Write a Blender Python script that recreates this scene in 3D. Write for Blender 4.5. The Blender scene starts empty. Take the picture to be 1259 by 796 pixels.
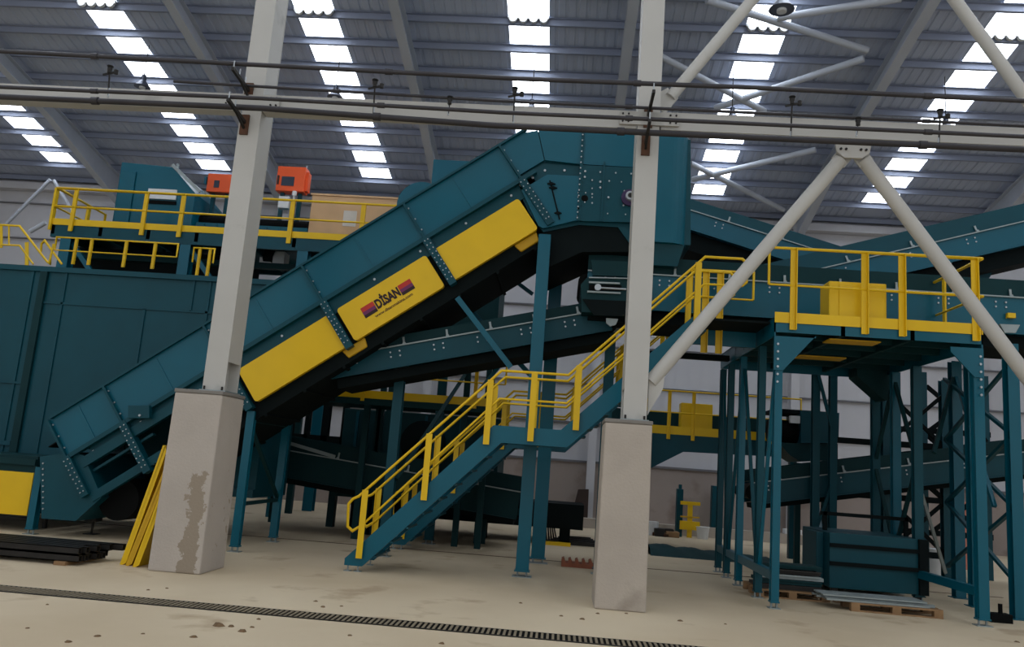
import bpy, bmesh, math, random
from mathutils import Vector, Matrix
random.seed(7)
C = bpy.context.scene.collection
# ------------------------------------------------------------------ camera model
F = 1000.; CX, CY = 629.5, 398.; PW, PH = 1259, 796
PITCH = math.radians(9.8); ROLL = math.radians(4.24); YAW = math.radians(4.0); H = 1.7
def ray(px, py):
    x = px-CX; y = py-CY
    cr, sr = math.cos(ROLL), math.sin(ROLL)
    xu = x*cr+y*sr; yd = -x*sr+y*cr
    f = F*math.cos(PITCH)+yd*math.sin(PITCH); up = F*math.sin(PITCH)-yd*math.cos(PITCH)
    return (xu*math.cos(YAW)-f*math.sin(YAW), xu*math.sin(YAW)+f*math.cos(YAW), up)
def pt(px, py, Y):                 # point seen at a pixel, at distance Y into the hall
    a, b, c = ray(px, py); t = Y/b
    return Vector((a*t, Y, H+c*t))
def gr(px, py, z=0.0):             # point seen at a pixel, at height z
    a, b, c = ray(px, py); t = (z-H)/c
    return Vector((a*t, b*t, z))
cam = bpy.data.cameras.new('camera'); co = bpy.data.objects.new('camera', cam); C.objects.link(co)
cam.sensor_width = 36; cam.lens = F/PW*36; cam.clip_end = 200
fw = Vector((-math.sin(YAW)*math.cos(PITCH), math.cos(YAW)*math.cos(PITCH), math.sin(PITCH)))
rt = Vector((math.cos(YAW), math.sin(YAW), 0)); up = rt.cross(fw)
cr, sr = math.cos(ROLL), math.sin(ROLL)
r2 = rt*cr + up*sr; u2 = -rt*sr + up*cr          # the handheld phone was tilted
co.matrix_world = Matrix(((r2.x, u2.x, -fw.x, 0), (r2.y, u2.y, -fw.y, 0), (r2.z, u2.z, -fw.z, H), (0, 0, 0, 1)))
bpy.context.scene.camera = co
# ------------------------------------------------------------------ materials
def lin(c):
    return tuple(((v/255)/12.92 if v/255 <= .04045 else ((v/255+.055)/1.055)**2.4) for v in c)
MATS = {}
def mat(name, rgb, rough=.6, metal=0., var=.12, scale=3., rgb2=None, emit=None, bump=0., bscale=40., coat=0., spots=None, spec=.35):
    m = bpy.data.materials.new(name); m.use_nodes = True; n = m.node_tree.nodes; l = m.node_tree.links
    b = n['Principled BSDF']; b.inputs['Roughness'].default_value = rough; b.inputs['Metallic'].default_value = metal
    b.inputs['Coat Weight'].default_value = coat; b.inputs['Specular IOR Level'].default_value = spec
    c = lin(rgb)
    c2 = lin(rgb2) if rgb2 else tuple(v*(1-var) for v in c)
    tc = n.new('ShaderNodeTexCoord')
    nz = n.new('ShaderNodeTexNoise'); nz.inputs['Scale'].default_value = scale; nz.inputs['Detail'].default_value = 5
    l.new(tc.outputs['Object'], nz.inputs['Vector'])
    rp = n.new('ShaderNodeValToRGB'); rp.color_ramp.elements[0].position = .35; rp.color_ramp.elements[1].position = .65
    rp.color_ramp.elements[0].color = (*c2, 1); rp.color_ramp.elements[1].color = (*c, 1)
    l.new(nz.outputs['Fac'], rp.inputs['Fac'])
    col = rp.outputs['Color']
    if spots:
        n2 = n.new('ShaderNodeTexNoise'); n2.inputs['Scale'].default_value = spots[1]; n2.inputs['Detail'].default_value = 8
        mp = n.new('ShaderNodeMapping'); mp.inputs['Scale'].default_value = spots[3] if len(spots) > 3 else (1, 1, 1)
        l.new(tc.outputs['Object'], mp.inputs['Vector']); l.new(mp.outputs['Vector'], n2.inputs['Vector'])
        r3 = n.new('ShaderNodeValToRGB'); r3.color_ramp.elements[0].position = spots[2]; r3.color_ramp.elements[1].position = spots[2]+.1
        l.new(n2.outputs['Fac'], r3.inputs['Fac'])
        mx = n.new('ShaderNodeMix'); mx.data_type = 'RGBA'; l.new(r3.outputs['Color'], mx.inputs[0])
        l.new(col, mx.inputs[6]); mx.inputs[7].default_value = (*lin(spots[0]), 1); col = mx.outputs[2]
    l.new(col, b.inputs['Base Color'])
    if bump:
        n3 = n.new('ShaderNodeTexNoise'); n3.inputs['Scale'].default_value = bscale; n3.inputs['Detail'].default_value = 6
        l.new(tc.outputs['Object'], n3.inputs['Vector'])
        bp = n.new('ShaderNodeBump'); bp.inputs['Strength'].default_value = bump; bp.inputs['Distance'].default_value = .02
        l.new(n3.outputs['Fac'], bp.inputs['Height']); l.new(bp.outputs['Normal'], b.inputs['Normal'])
    if emit:
        b.inputs['Emission Color'].default_value = (*lin(emit[0]), 1); b.inputs['Emission Strength'].default_value = emit[1]
    MATS[name] = m
    return m
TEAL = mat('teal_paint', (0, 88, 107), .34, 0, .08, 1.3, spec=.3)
TEALD = mat('teal_satin_shaded', (0, 68, 80), .45, 0, .12, 1.6, spec=.25)  # darker copy of the teal, dimness of the lower parts put into the colour
GREEN = mat('teal_green_shaded', (4, 50, 54), .6, 0, .15, 2, spec=.2)  # darkened further: shade at the back of the hall is put into this colour
YEL = mat('yellow_paint', (228, 186, 14), .42, 0, .06, 2)
YELO = mat('yellow_primer_sheet', (205, 160, 22), .5, 0, .1, 3)
BLACK = mat('black_rubber', (9, 11, 11), .8, 0, .2, 4, spec=.12)
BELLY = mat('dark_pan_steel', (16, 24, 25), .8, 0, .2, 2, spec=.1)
ZINC = mat('zinc_bolt', (176, 182, 186), .4, .6, .05, 8)
GALV = mat('galvanised_edge', (150, 160, 160), .45, .4, .1, 6)
WHITE = mat('pale_steel_paint', (184, 182, 176), .5, 0, .05, 1.2, spots=((160, 158, 152), 1.5, .62))
GREYB = mat('roof_steel_paint', (182, 188, 198), .6, 0, .08, 1)
PIPE = mat('dark_pipe_steel', (62, 60, 63), .42, .3, .2, 2)
RUST = mat('rusty_strap', (92, 62, 44), .8, 0, .3, 12)
CONC = mat('concrete', (180, 170, 158), .85, 0, .1, 1.4, bump=.25, bscale=30, spots=((152, 142, 130), 1.1, .58))
def stain_concrete():
    m = mat('stained_concrete', (182, 173, 163), .85, 0, .1, 1.4, bump=.25, bscale=30)
    n = m.node_tree.nodes; l = m.node_tree.links; b = n['Principled BSDF']
    src = b.inputs['Base Color'].links[0].from_socket
    tc = n.new('ShaderNodeTexCoord'); sp = n.new('ShaderNodeSeparateXYZ'); l.new(tc.outputs['Object'], sp.inputs[0])
    nz = n.new('ShaderNodeTexNoise'); nz.inputs['Scale'].default_value = 4.5; nz.inputs['Detail'].default_value = 9; nz.inputs['Roughness'].default_value = .7
    l.new(tc.outputs['Object'], nz.inputs['Vector'])
    def mth(op, a, bb):
        k = n.new('ShaderNodeMath'); k.operation = op
        for i, v in enumerate((a, bb)):
            if isinstance(v, (int, float)): k.inputs[i].default_value = v
            else: l.new(v, k.inputs[i])
        return k.outputs[0]
    x = mth('ADD', sp.outputs[0], mth('MULTIPLY', mth('SUBTRACT', nz.outputs['Fac'], .5), .55))
    z = mth('ADD', sp.outputs[2], mth('MULTIPLY', mth('SUBTRACT', nz.outputs['Fac'], .5), .5))
    d = mth('ABSOLUTE', mth('SUBTRACT', x, .17), 0)
    inx = mth('LESS_THAN', d, .105); inz = mth('LESS_THAN', z, 1.28)
    mask = mth('MULTIPLY', inx, inz)
    mx = n.new('ShaderNodeMix'); mx.data_type = 'RGBA'; l.new(mask, mx.inputs[0]); l.new(src, mx.inputs[6])
    mx.inputs[7].default_value = (*lin((148, 136, 120)), 1); l.new(mx.outputs[2], b.inputs['Base Color'])
    return m
STAIN = stain_concrete()
CAP = mat('mortar_cap', (128, 124, 118), .9, 0, .1, 4, bump=.3)
FLOOR = mat('dusty_floor', (208, 192, 164), .75, 0, .0, .35, rgb2=(192, 174, 145), bump=.06, bscale=6, spots=((176, 156, 128), 1.3, .6))
CLAD = mat('wall_cladding_sheet', (196, 196, 200), .55, .0, .05, .6)
CLADR = mat('cladding_joint', (112, 112, 116), .6)
ROOF = mat('roof_sheet', (178, 188, 208), .5, 0, .08, .5)
PURL = mat('purlin_steel', (140, 148, 168), .6, 0, .1, .7)
SKYL = mat('skylight_sheet', (240, 244, 250), .5, 0, 0, 1, emit=((240, 247, 255), 5.0))
PLINTH = mat('plinth_concrete', (158, 146, 139), .9, 0, .12, .6, bump=.2, bscale=8, spots=((130, 116, 108), .8, .55))
ORANGE = mat('orange_paint', (238, 92, 40), .45, 0, .06, 4)
PLY = mat('plywood', (214, 176, 134), .7, 0, .12, 1.5)
WOOD = mat('pallet_wood', (150, 118, 84), .8, 0, .3, 5)
SCREEN = mat('dark_screen', (40, 52, 70), .2)
PLASTIC = mat('white_plastic', (220, 222, 222), .5)
PAPER = mat('paper_sheet', (214, 208, 198), .7)
DKST = mat('dark_mill_steel', (46, 44, 42), .5, .4, .3, 5)
REDB = mat('red_print', (190, 50, 40), .5); PURB = mat('purple_print', (110, 40, 90), .5); NAVYB = mat('dark_print', (40, 14, 20), .5)
DIRT = mat('dry_mud', (120, 96, 70), .95, 0, .3, 20)
REBAR = mat('terracotta_block', (150, 92, 70), .9, 0, .2, 6)
GLASSB = mat('bearing_purple', (62, 46, 84), .5)
BLUEW = mat('pale_blue_film', (150, 178, 196), .5)
LAMPG = mat('lamp_reflector', (90, 96, 110), .35, .5)
# ------------------------------------------------------------------ mesh collector
class M:
    def __init__(s): s.v = []; s.f = []; s.mi = []; s.sm = []
    def add(s, vs, fs, mi=0, sm=False):
        o = len(s.v); s.v += [tuple(v) for v in vs]
        for f in fs: s.f.append([o+i for i in f]); s.mi.append(mi); s.sm.append(sm)
    def box(s, x0, x1, y0, y1, z0, z1, mi=0):
        x0, x1 = min(x0, x1), max(x0, x1); y0, y1 = min(y0, y1), max(y0, y1); z0, z1 = min(z0, z1), max(z0, z1)
        s.add([(x0,y0,z0),(x1,y0,z0),(x1,y1,z0),(x0,y1,z0),(x0,y0,z1),(x1,y0,z1),(x1,y1,z1),(x0,y1,z1)],
              [(0,3,2,1),(4,5,6,7),(0,1,5,4),(1,2,6,5),(2,3,7,6),(3,0,4,7)], mi); return s
    def prism(s, poly, y0, y1, mi=0):     # poly: list of (x,z), extruded in y
        n = len(poly)
        ar = sum(poly[i][0]*poly[(i+1) % n][1]-poly[(i+1) % n][0]*poly[i][1] for i in range(n))
        if ar < 0: poly = poly[::-1]
        if y0 > y1: y0, y1 = y1, y0
        vs = [(x, y0, z) for x, z in poly]+[(x, y1, z) for x, z in poly]
        fs = [tuple(range(n)), tuple(range(2*n-1, n-1, -1))]+[(i, n+i, n+(i+1) % n, (i+1) % n) for i in range(n)]
        s.add(vs, fs, mi); return s
    def bar(s, p, q, w, d, mi=0, side=None):   # rectangular bar; w along 'side', d across
        p = Vector(p); q = Vector(q); t = (q-p).normalized()
        a = Vector(side) if side else Vector((0, 1, 0))
        a = (a-t*a.dot(t))
        if a.length < 1e-4: a = Vector((1, 0, 0))-t*t.x
        a.normalize(); b = t.cross(a)
        c = [a*w/2*i+b*d/2*j for i, j in ((-1,-1),(1,-1),(1,1),(-1,1))]
        s.add([p+k for k in c]+[q+k for k in c], [(3,2,1,0),(4,5,6,7),(0,1,5,4),(1,2,6,5),(2,3,7,6),(3,0,4,7)], mi); return s
    def hbeam(s, p, q, w, d, t=.012, mi=0, side=None):  # H section: flange width w along side, depth d
        p = Vector(p); q = Vector(q); ax = (q-p).normalized()
        a = Vector(side) if side else Vector((0, 1, 0)); a = (a-ax*a.dot(ax)).normalized(); b = ax.cross(a)
        for sg in (-1, 1): s.bar(p+b*sg*(d/2-t/2), q+b*sg*(d/2-t/2), w, t, mi, a)
        s.bar(p, q, t, d-2*t, mi, a); return s
    def cyl(s, p, q, r, n=12, mi=0, r1=None, cap=True):
        p = Vector(p); q = Vector(q); t = (q-p).normalized(); a = t.orthogonal().normalized(); b = t.cross(a)
        r1 = r if r1 is None else r1
        vs = [p+(a*math.cos(k*2*math.pi/n)+b*math.sin(k*2*math.pi/n))*r for k in range(n)]
        vs += [q+(a*math.cos(k*2*math.pi/n)+b*math.sin(k*2*math.pi/n))*r1 for k in range(n)]
        s.add(vs, [(k, (k+1) % n, n+(k+1) % n, n+k) for k in range(n)], mi, n > 6)
        if cap: s.add(vs, [tuple(range(n-1, -1, -1)), tuple(range(n, 2*n))], mi)
        return s
    def tube(s, pts, r, n=8, mi=0):
        pts = [Vector(p) for p in pts]
        rings = []; nrm = None
        for i, p in enumerate(pts):
            t = ((pts[min(i+1, len(pts)-1)]-p).normalized()+(p-pts[max(i-1, 0)]).normalized()).normalized()
            if nrm is None: nrm = t.orthogonal().normalized()
            nrm = (nrm-t*nrm.dot(t)).normalized(); b = t.cross(nrm)
            k = 1.
            if 0 < i < len(pts)-1:
                d = (pts[i+1]-p).normalized().dot((p-pts[i-1]).normalized()); k = 1/max(.5, math.sqrt((1+d)/2))
            rings.append([p+(nrm*math.cos(j*2*math.pi/n)+b*math.sin(j*2*math.pi/n))*r*k for j in range(n)])
        vs = [v for R in rings for v in R]; fs = []
        for i in range(len(rings)-1):
            for j in range(n): fs.append((i*n+j, i*n+(j+1) % n, (i+1)*n+(j+1) % n, (i+1)*n+j))
        s.add(vs, fs, mi, True); m = (len(rings)-1)*n
        s.add(vs, [tuple(range(n-1, -1, -1)), tuple(range(m, m+n))], mi); return s
    def bolt(s, x, y, z, r=.016, mi=1, h=.02):   # bolt head on a face that looks at -y
        return s.cyl((x, y, z), (x, y-h, z), r, 6, mi)
    def build(s, name, mats, parent=None, bevel=0):
        if not isinstance(mats, (list, tuple)): mats = [mats]
        if not isinstance(parent, bpy.types.Object): parent = None
        org = Vector((0, 0, 0))
        if parent: 
            w = parent; 
            while w: org += w.location; w = w.parent
        else:
            xs = [v[0] for v in s.v]; ys = [v[1] for v in s.v]; zs = [v[2] for v in s.v]
            org = Vector(((min(xs)+max(xs))/2, (min(ys)+max(ys))/2, min(zs)))
        me = bpy.data.meshes.new(name)
        me.from_pydata([(v[0]-org.x, v[1]-org.y, v[2]-org.z) for v in s.v], [], s.f)
        for m in mats: me.materials.append(m)
        for p, i, k in zip(me.polygons, s.mi, s.sm): p.material_index = i; p.use_smooth = k
        bm = bmesh.new(); bm.from_mesh(me); bmesh.ops.recalc_face_normals(bm, faces=bm.faces); bm.to_mesh(me); bm.free()
        o = bpy.data.objects.new(name, me); C.objects.link(o)
        if parent: o.parent = parent
        else: o.location = org
        if bevel:
            bv = o.modifiers.new('bevel', 'BEVEL'); bv.width = bevel; bv.segments = 2; bv.limit_method = 'ANGLE'
        return o
def tag(o, label=None, cat=None, group=None, kind=None):
    if label: o['label'] = label
    if cat: o['category'] = cat
    if group: o['group'] = group
    if kind: o['kind'] = kind
    return o
def thing(name, label, cat, loc, group=None):
    o = bpy.data.objects.new(name, None); C.objects.link(o); o.location = Vector(loc); o.empty_display_size = .2
    return tag(o, label, cat, group)
def struct(o): o['kind'] = 'structure'; return o
def dup(root, loc, label=None, group=None):
    def cp(o, par):
        c = o.copy(); C.objects.link(c); c.parent = par
        for ch in list(o.children): cp(ch, c)
        return c
    r = cp(root, None); r.location = Vector(loc)
    if label: r['label'] = label
    if group: r['group'] = group
    return r
# ================================================================== SETTING
RC, RK = 14.4, .2                      # roof plane: z = H + RC - RK*y
def rz(y): return H+RC-RK*y
YW = 27.2; XL, XR = -27., 20.
m = M(); m.box(XL-.3, XR+.3, -6, YW+.3, -.2, 0); struct(m.build('floor', FLOOR))
PB = 5.57                               # bay of the roof
SX = [-18.0+i*PB for i in range(0, 7)]   # translucent strips
SX = [-17.85, -12.35, -6.75, -1.42, 4.3, 9.75, 15.4]
RX = [-21.6, -16.0, -10.0, -4.5, 1.02, 7.4, 13.1, 18.8]
PY = [YW-.25]+[YW-1.22-.965*i for i in range(0, 24)]   # purlin lines
yb = 3.0
# roof sheeting with trapezoid ribs, in lengths between the translucent strips
m = M(); edges = [XL-.3]+[e for x in SX for e in (x-.5, x+.5)]+[XR+.3]
for a, b in zip(edges[0::2], edges[1::2]):
    nn = max(1, round((b-a)/.25)); w = (b-a)/nn; prof = []
    for i in range(nn):
        x = a+i*w; prof += [(x, 0), (x+w*.55, 0), (x+w*.65, .022), (x+w*.9, .022)]
    prof.append((b, 0))
    vs = [(x, y, rz(y)+.0+z) for y in (yb, YW+.2) for x, z in prof]+[(x, y, rz(y)+.06+z) for y in (yb, YW+.2) for x, z in prof]
    n_ = len(prof)
    fs = [(i, i+1, n_+i+1, n_+i) for i in range(n_-1)]+[(2*n_+i, 3*n_+i, 3*n_+i+1, 2*n_+i+1) for i in range(n_-1)]
    fs += [(0, n_, 3*n_, 2*n_), (n_-1, 3*n_-1, 4*n_-1, 2*n_-1)]
    m.add(vs, fs)
struct(m.build('ceiling', ROOF))
for i, x in enumerate(SX):              # translucent strips: windows in the roof
    m = M(); ys = [yb, YW-1.2]
    nn = 6; prof = []
    for k in range(nn): xx = x-.5+k/nn; prof += [(xx, 0), (xx+.09, 0), (xx+.11, .03), (xx+.15, .03)]
    prof.append((x+.5, 0)); n_ = len(prof)
    vs = [(a, y, rz(y)+z+.005) for y in ys for a, z in prof]+[(a, y, rz(y)+z+.02) for y in ys for a, z in prof]
    m.add(vs, [(j, j+1, n_+j+1, n_+j) for j in range(n_-1)]+[(2*n_+j, 3*n_+j, 3*n_+j+1, 2*n_+j+1) for j in range(n_-1)])
    struct(m.build('window_%d' % (i+1), SKYL))
    m = M(); m.prism([(x-.5, 0), (x+.5, 0), (x+.5, .05), (x-.5, .05)], 0, .1)
    e = M(); y0, y1 = YW-1.2, YW+.2
    e.add([(x-.5, y0, rz(y0)), (x+.5, y0, rz(y0)), (x+.5, y1, rz(y1)), (x-.5, y1, rz(y1)), (x-.5, y0, rz(y0)+.06), (x+.5, y0, rz(y0)+.06), (x+.5, y1, rz(y1)+.06), (x-.5, y1, rz(y1)+.06)],
          [(0,3,2,1),(4,5,6,7),(0,1,5,4),(1,2,6,5),(2,3,7,6),(3,0,4,7)])
    struct(e.build('ceiling', ROOF))
for i, y in enumerate(PY):
    m = M(); z = rz(y)-.01
    m.box(XL, XR, y-.01, y+.01, z-.15, z); m.box(XL, XR, y-.01, y+.07, z-.165, z-.15); m.box(XL, XR, y-.085, y+.01, z-.012, z+.0)
    struct(m.build('trim_%d' % (i+1), PURL))
for i, x in enumerate(SX):              # scalloped sheet overlap across each translucent strip
    y = 18.15; m = M()
    for k in range(4): xx = x-.375+.25*k; m.cyl((xx, y-.03, rz(y)-.1), (xx, y+.05, rz(y)-.1), .1, 14)
    m.box(x-.5, x+.5, y-.02, y+.04, rz(y)-.1, rz(y)-.01); struct(m.build('trim_%d' % (40+i), PLASTIC))
# back wall: stepped horizontal cladding on a concrete plinth
root = thing('wall_back', None, None, (0, YW, 0)); root['kind'] = 'structure'
ztop = rz(YW)
m = M(); z = 1.95; k = 0
while z < ztop:
    z1 = min(z+1.3, ztop)
    m.prism([(0, 0), (1, 0), (1, 1), (0, 1)], 0, 0) if False else None
    x0, x1 = XL, XR
    m.add([(x0, YW, z), (x1, YW, z), (x1, YW+.05, z1), (x0, YW+.05, z1), (x0, YW+.2, z), (x1, YW+.2, z), (x1, YW+.2, z1), (x0, YW+.2, z1)],
          [(0,1,2,3),(5,4,7,6),(3,2,6,7),(0,4,5,1),(0,3,7,4),(1,5,6,2)])
    nr = int((x1-x0)/.42)
    for j in range(nr):
        xx = x0+.42*j
        m.add([(xx, YW-.012, z+.01), (xx+.05, YW-.012, z+.01), (xx+.05, YW+.04, z1-.01), (xx, YW+.04, z1-.01)], [(0,1,2,3)])
    z = z1; k += 1
m.build('cladding', CLAD, root)
m = M(); z = 1.95+1.3
while z < ztop-.2: m.box(XL, XR, YW-.05, YW+.01, z-.06, z-.015); z += 1.3
m.build('cladding_rail', CLADR, root)
m = M(); m.box(XL, XR, YW-.12, YW+.2, 0, 1.95, 0); m.build('concrete_plinth', PLINTH, root)
m = M(); m.box(XL, XR, YW-.18, YW+.0, 1.92, 1.99); m.build('plinth_flashing', CLADR, root)
m = M(); m.box(XL, XR, YW-.35, YW-.0, ztop-.5, ztop-.25); m.build('eave_gutter', CLAD, root)
for nm, x in (('wall_left', XL), ('wall_right', XR)):
    m = M(); s = -1 if x < 0 else 1
    m.add([(x, 3, 0), (x, YW, 0), (x, YW, rz(YW)), (x, 3, rz(3)), (x+s*.2, 3, 0), (x+s*.2, YW, 0), (x+s*.2, YW, rz(YW)), (x+s*.2, 3, rz(3))],
          [(0,1,2,3),(4,7,6,5),(0,3,7,4),(1,5,6,2),(3,2,6,7),(0,4,5,1)])
    struct(m.build(nm, CLAD))
# back wall columns and rafters
places = ['leftmost, far left corner', 'second from the left', 'above the orange control boxes', 'over the top of the big inclined conveyor', 'behind the nearest plain column',
          'above the crossing bracing tubes', 'at the right edge of the picture', 'beyond the right edge']
for i, x in enumerate(RX):
    m = M(); y0, y1 = 4.0, YW-.1
    # tapered rafter: web plus two flanges, haunch at the wall
    for (dz0, dz1, wx) in ((-.25, -.27, .24),):
        pass
    def pl(y, d): return (x, y, rz(y)-.25-d)
    dep = lambda y: .42+.5*max(0, (y-(YW-5))/5)
    yy = [y0, YW-5, y1]
    for a, b in zip(yy, yy[1:]):
        A0, A1 = pl(a, 0), pl(b, 0); B0, B1 = pl(a, dep(a)), pl(b, dep(b))
        m.bar(A0, A1, .24, .02, 0, (1, 0, 0)); m.bar(B0, B1, .24, .02, 0, (1, 0, 0))
        m.add([(x-.008, a, A0[2]), (x-.008, b, A1[2]), (x-.008, b, B1[2]), (x-.008, a, B0[2]), (x+.008, a, A0[2]), (x+.008, b, A1[2]), (x+.008, b, B1[2]), (x+.008, a, B0[2])],
              [(0,1,2,3),(7,6,5,4),(0,3,7,4),(1,5,6,2),(0,4,5,1),(3,2,6,7)])
    t = thing('portal_frame', 'grey steel roof rafter and wall post, '+places[i], 'steel frame', (x, YW-.4, 0), 'portal frames of the hall roof')
    m.build('rafter', GREYB, t)
    m = M(); m.hbeam((x, YW-.42, 0), (x, YW-.42, rz(YW)-.35), .26, .4, .02, 0, (1, 0, 0)); m.build('wall_post', CLAD, t)
# thin crossed tubes braced under the roof
def rp(px, py, off=.55):      # point on a plane under the roof seen at a pixel
    a, b, c = ray(px, py); a /= b; c /= b; y = (RC-off)/(c+RK); return Vector((a*y, y, H+c*y))
RB = [((806, 66), (940, 137), 'falling right from the middle column to the fourth skylight'), ((879, 133), (1062, 72), 'rising right across the fourth skylight above the pipes'),
      ((869, 0), (1066, 62), 'falling right from the top edge under the bell lamp'), ((956, 22), (1108, -2), 'rising right from the bell lamp to the top edge'),
      ((849, 201), (963, 258), 'falling right at the lower end of the fourth skylight'), ((851, 221), (1003, 184), 'rising right to the back of the brace apex')]
for a, b, txt in RB:
    m = M(); m.tube([rp(*a), rp(*b)], .085, 10); m.build('roof_brace_tube', GREYB).location
    o = C.objects[-1]; tag(o, 'pale grey thin roof bracing '+txt, 'brace', 'crossed bracing tubes under the roof')
for a, b, Y, txt in (((8, 275), (62, 221), 25.5, 'rising to the yellow railed platform from the far left'), ((66, 222), (96, 272), 25.5, 'falling right behind the yellow railing corner'), 
                     ((0, 160), (37, 165), 24.5, 'nearly level at the left edge'), ((22, 164), (75, 128), 24.5, 'rising to the pipes at the far left'), ((37, 285), (56, 274), 21, 'short, beside the teal post at far left')):
    m = M(); m.tube([pt(*a, Y), pt(*b, Y)], .06, 10); o = m.build('wall_brace_tube', GREYB); tag(o, 'pale grey bracing tube '+txt, 'brace', 'far left bracing tubes')
# ================================================================== FRONT COLUMN ROW
def column(x0, x1, zb, ztop, label):
    t = thing('steel_column', label, 'column', ((x0+x1)/2, 11.05, zb))
    y0, y1 = 10.84, 11.3
    m = M(); m.box(x0, x1, y0, y0+.022, zb+.02, ztop); m.box(x0, x1, y1-.022, y1, zb+.02, ztop); xm = (x0+x1)/2
    m.box(xm-.008, xm+.008, y0+.022, y1-.022, zb+.02, ztop); m.build('flanged_shaft', WHITE, t)
    m = M(); m.box(x0+.004, x0+.016, y0+.022, y1-.022, zb+.42, ztop); m.box(x1-.016, x1-.004, y0+.022, y1-.022, zb+.42, ztop); m.build('side_cover_plate', WHITE, t)
    m = M(); m.box(x0-.03, x1+.03, y0-.03, y1+.03, zb, zb+.02)
    for xx in (x0+.03, x1-.03): m.cyl((xx, y0-.012, zb+.02), (xx, y0-.012, zb+.07), .014, 8, 1)
    m.build('base_plate', [GALV, DKST], t)
    return t
zL = pt(255, 480, 10.7).z; zR = pt(765, 516, 10.7).z
lx = pt(249, 475, 10.84).x; rx = pt(766, 510, 10.84).x; rx1 = pt(797, 510, 10.84).x
zp = (zL+zR)/2
colL = column(lx, lx+.31, zp, 14.1, 'left pale grey steel column on the stained concrete pedestal')
colR = column(rx, rx1-.02, zp, 14.1, 'middle pale grey steel column with rusty pipe clamps, on the plain concrete pedestal')
def pedestal(x0, x1, matx, label):
    y0, y1 = 10.68, 11.45
    t = thing('concrete_pedestal', label, 'pedestal', ((x0+x1)/2, (y0+y1)/2, 0))
    m = M(); 
    e = .02
    m.add([(x0-e, y0-e, 0), (x1+e, y0-e, 0), (x1+e, y1, 0), (x0-e, y1, 0), (x0, y0, zp-.05), (x1, y0, zp-.05), (x1, y1, zp-.05), (x0, y1, zp-.05)],
          [(0,3,2,1),(4,5,6,7),(0,1,5,4),(1,2,6,5),(2,3,7,6),(3,0,4,7)])
    m.build('shaft', matx, t, .02)
    m = M(); m.box(x0-.008, x1+.008, y0-.008, y1+.008, zp-.05, zp); m.build('mortar_cap', CAP, t, .01)
    return t
x0 = gr(184, 699).x; 
pedL = pedestal(pt(185, 697, 10.7).x, pt(245, 706, 10.7).x, STAIN, 'left concrete pedestal with a brown damp stain down its front')
pedR = pedestal(pt(732, 748, 10.7).x, pt(792, 752, 10.7).x, CONC, 'middle plain concrete pedestal standing alone nearest the camera')
# long horizontal strut
zs = pt(1000, 158, 10.9).z; YS = 10.95
t = thing('eave_strut', 'long pale grey square beam running level behind the dark pipes', 'beam', (0, YS, zs-.13), None)
m = M(); 
xa = [-9.5, lx-.01, lx+.32, rx-.01, rx1+.0, 8.5]
for a, b in ((xa[0], xa[1]), (xa[2], xa[3]), (xa[4], xa[5])): m.box(a, b, YS-.1, YS+.1, zs-.14, zs+.12)
m.build('box_beam', WHITE, t)
for xx in (lx, rx):
    m = M(); m.box(xx-.25, xx+.57, 10.80, 10.838, zs-.1, zs+.09)
    for dx in (-.21, -.13, .45, .53): m.bolt(xx+dx, 10.80, zs+.05, .014); m.bolt(xx+dx, 10.80, zs-.06, .014)
    m.build('splice_plate', [WHITE, DKST], t)
# V braces
ap = pt(1048, 187, 10.9)
t = thing('brace_gusset', 'small pale bolted plate where the two big sloping tubes meet under the strut', 'gusset', ap)
m = M(); m.prism([(ap.x-.24, ap.z+.1), (ap.x+.24, ap.z+.1), (ap.x+.22, ap.z-.02), (ap.x+.12, ap.z-.1), (ap.x-.12, ap.z-.1), (ap.x-.22, ap.z-.02)], 10.86, 10.90)
for dx in (-.17, -.1, .1, .17): m.bolt(ap.x+dx, 10.86, ap.z+.02, .018)
m.build('plate', [WHITE, DKST], t)
def brace(a, b, r, label, ends=(1, 1)):
    a = Vector(a); b = Vector(b); t = thing('brace_tube', label, 'brace', ((a+b)/2)); d = (b-a).normalized()
    m = M(); m.tube([a, b], r, 20); m.build('tube', WHITE, t)
    for k, (p, s) in enumerate(((a, -1), (b, 1))):
        if ends[k]:
            m = M(); m.bar(p-d*s*.06, p+d*s*.24, .025, r*2.3); m.build('end_plate', WHITE, t)
brace(pt(1033, 197, 10.98), pt(800, 470, 10.98), .095, 'thick pale tube sloping down left from the gusset to the middle column')
brace(pt(1062, 197, 10.98), pt(1275, 480, 10.98), .095, 'thick pale tube sloping down right across the yellow railing end')
brace(pt(824, 120, 11.05), pt(935, -12, 11.05), .085, 'thick pale tube rising right from the middle column above the pipes', (1, 0))
brace(pt(1163, -15, 11.05), pt(1292, 163, 11.05), .085, 'thick pale tube falling right from the top edge of the picture', (0, 0))
def plate(poly, y0, y1, name, label):
    m = M(); m.prism(poly, y0, y1); tag(m.build(name, WHITE), label, 'gusset')
cx_ = rx1+.0
a = pt(799, 468, 10.98); b = pt(817, 468, 10.98); c = pt(799, 514, 10.98)
plate([(cx_, a.z+.02), (b.x, b.z+.1), (b.x-.02, b.z-.12), (cx_, c.z+.03)], 10.94, 10.98, 'gusset_plate', 'pale gusset plate at the foot of the thick brace on the middle column')
a = pt(810, 124, 11.05); plate([(rx1-.03, a.z+.12), (a.x+.12, a.z+.2), (a.x+.24, a.z+.02), (a.x+.1, a.z-.17), (rx1-.03, a.z-.1)], 11.03, 11.06, 'gusset_plate', 'pale square gusset beside the middle column just above the pipes')
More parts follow.
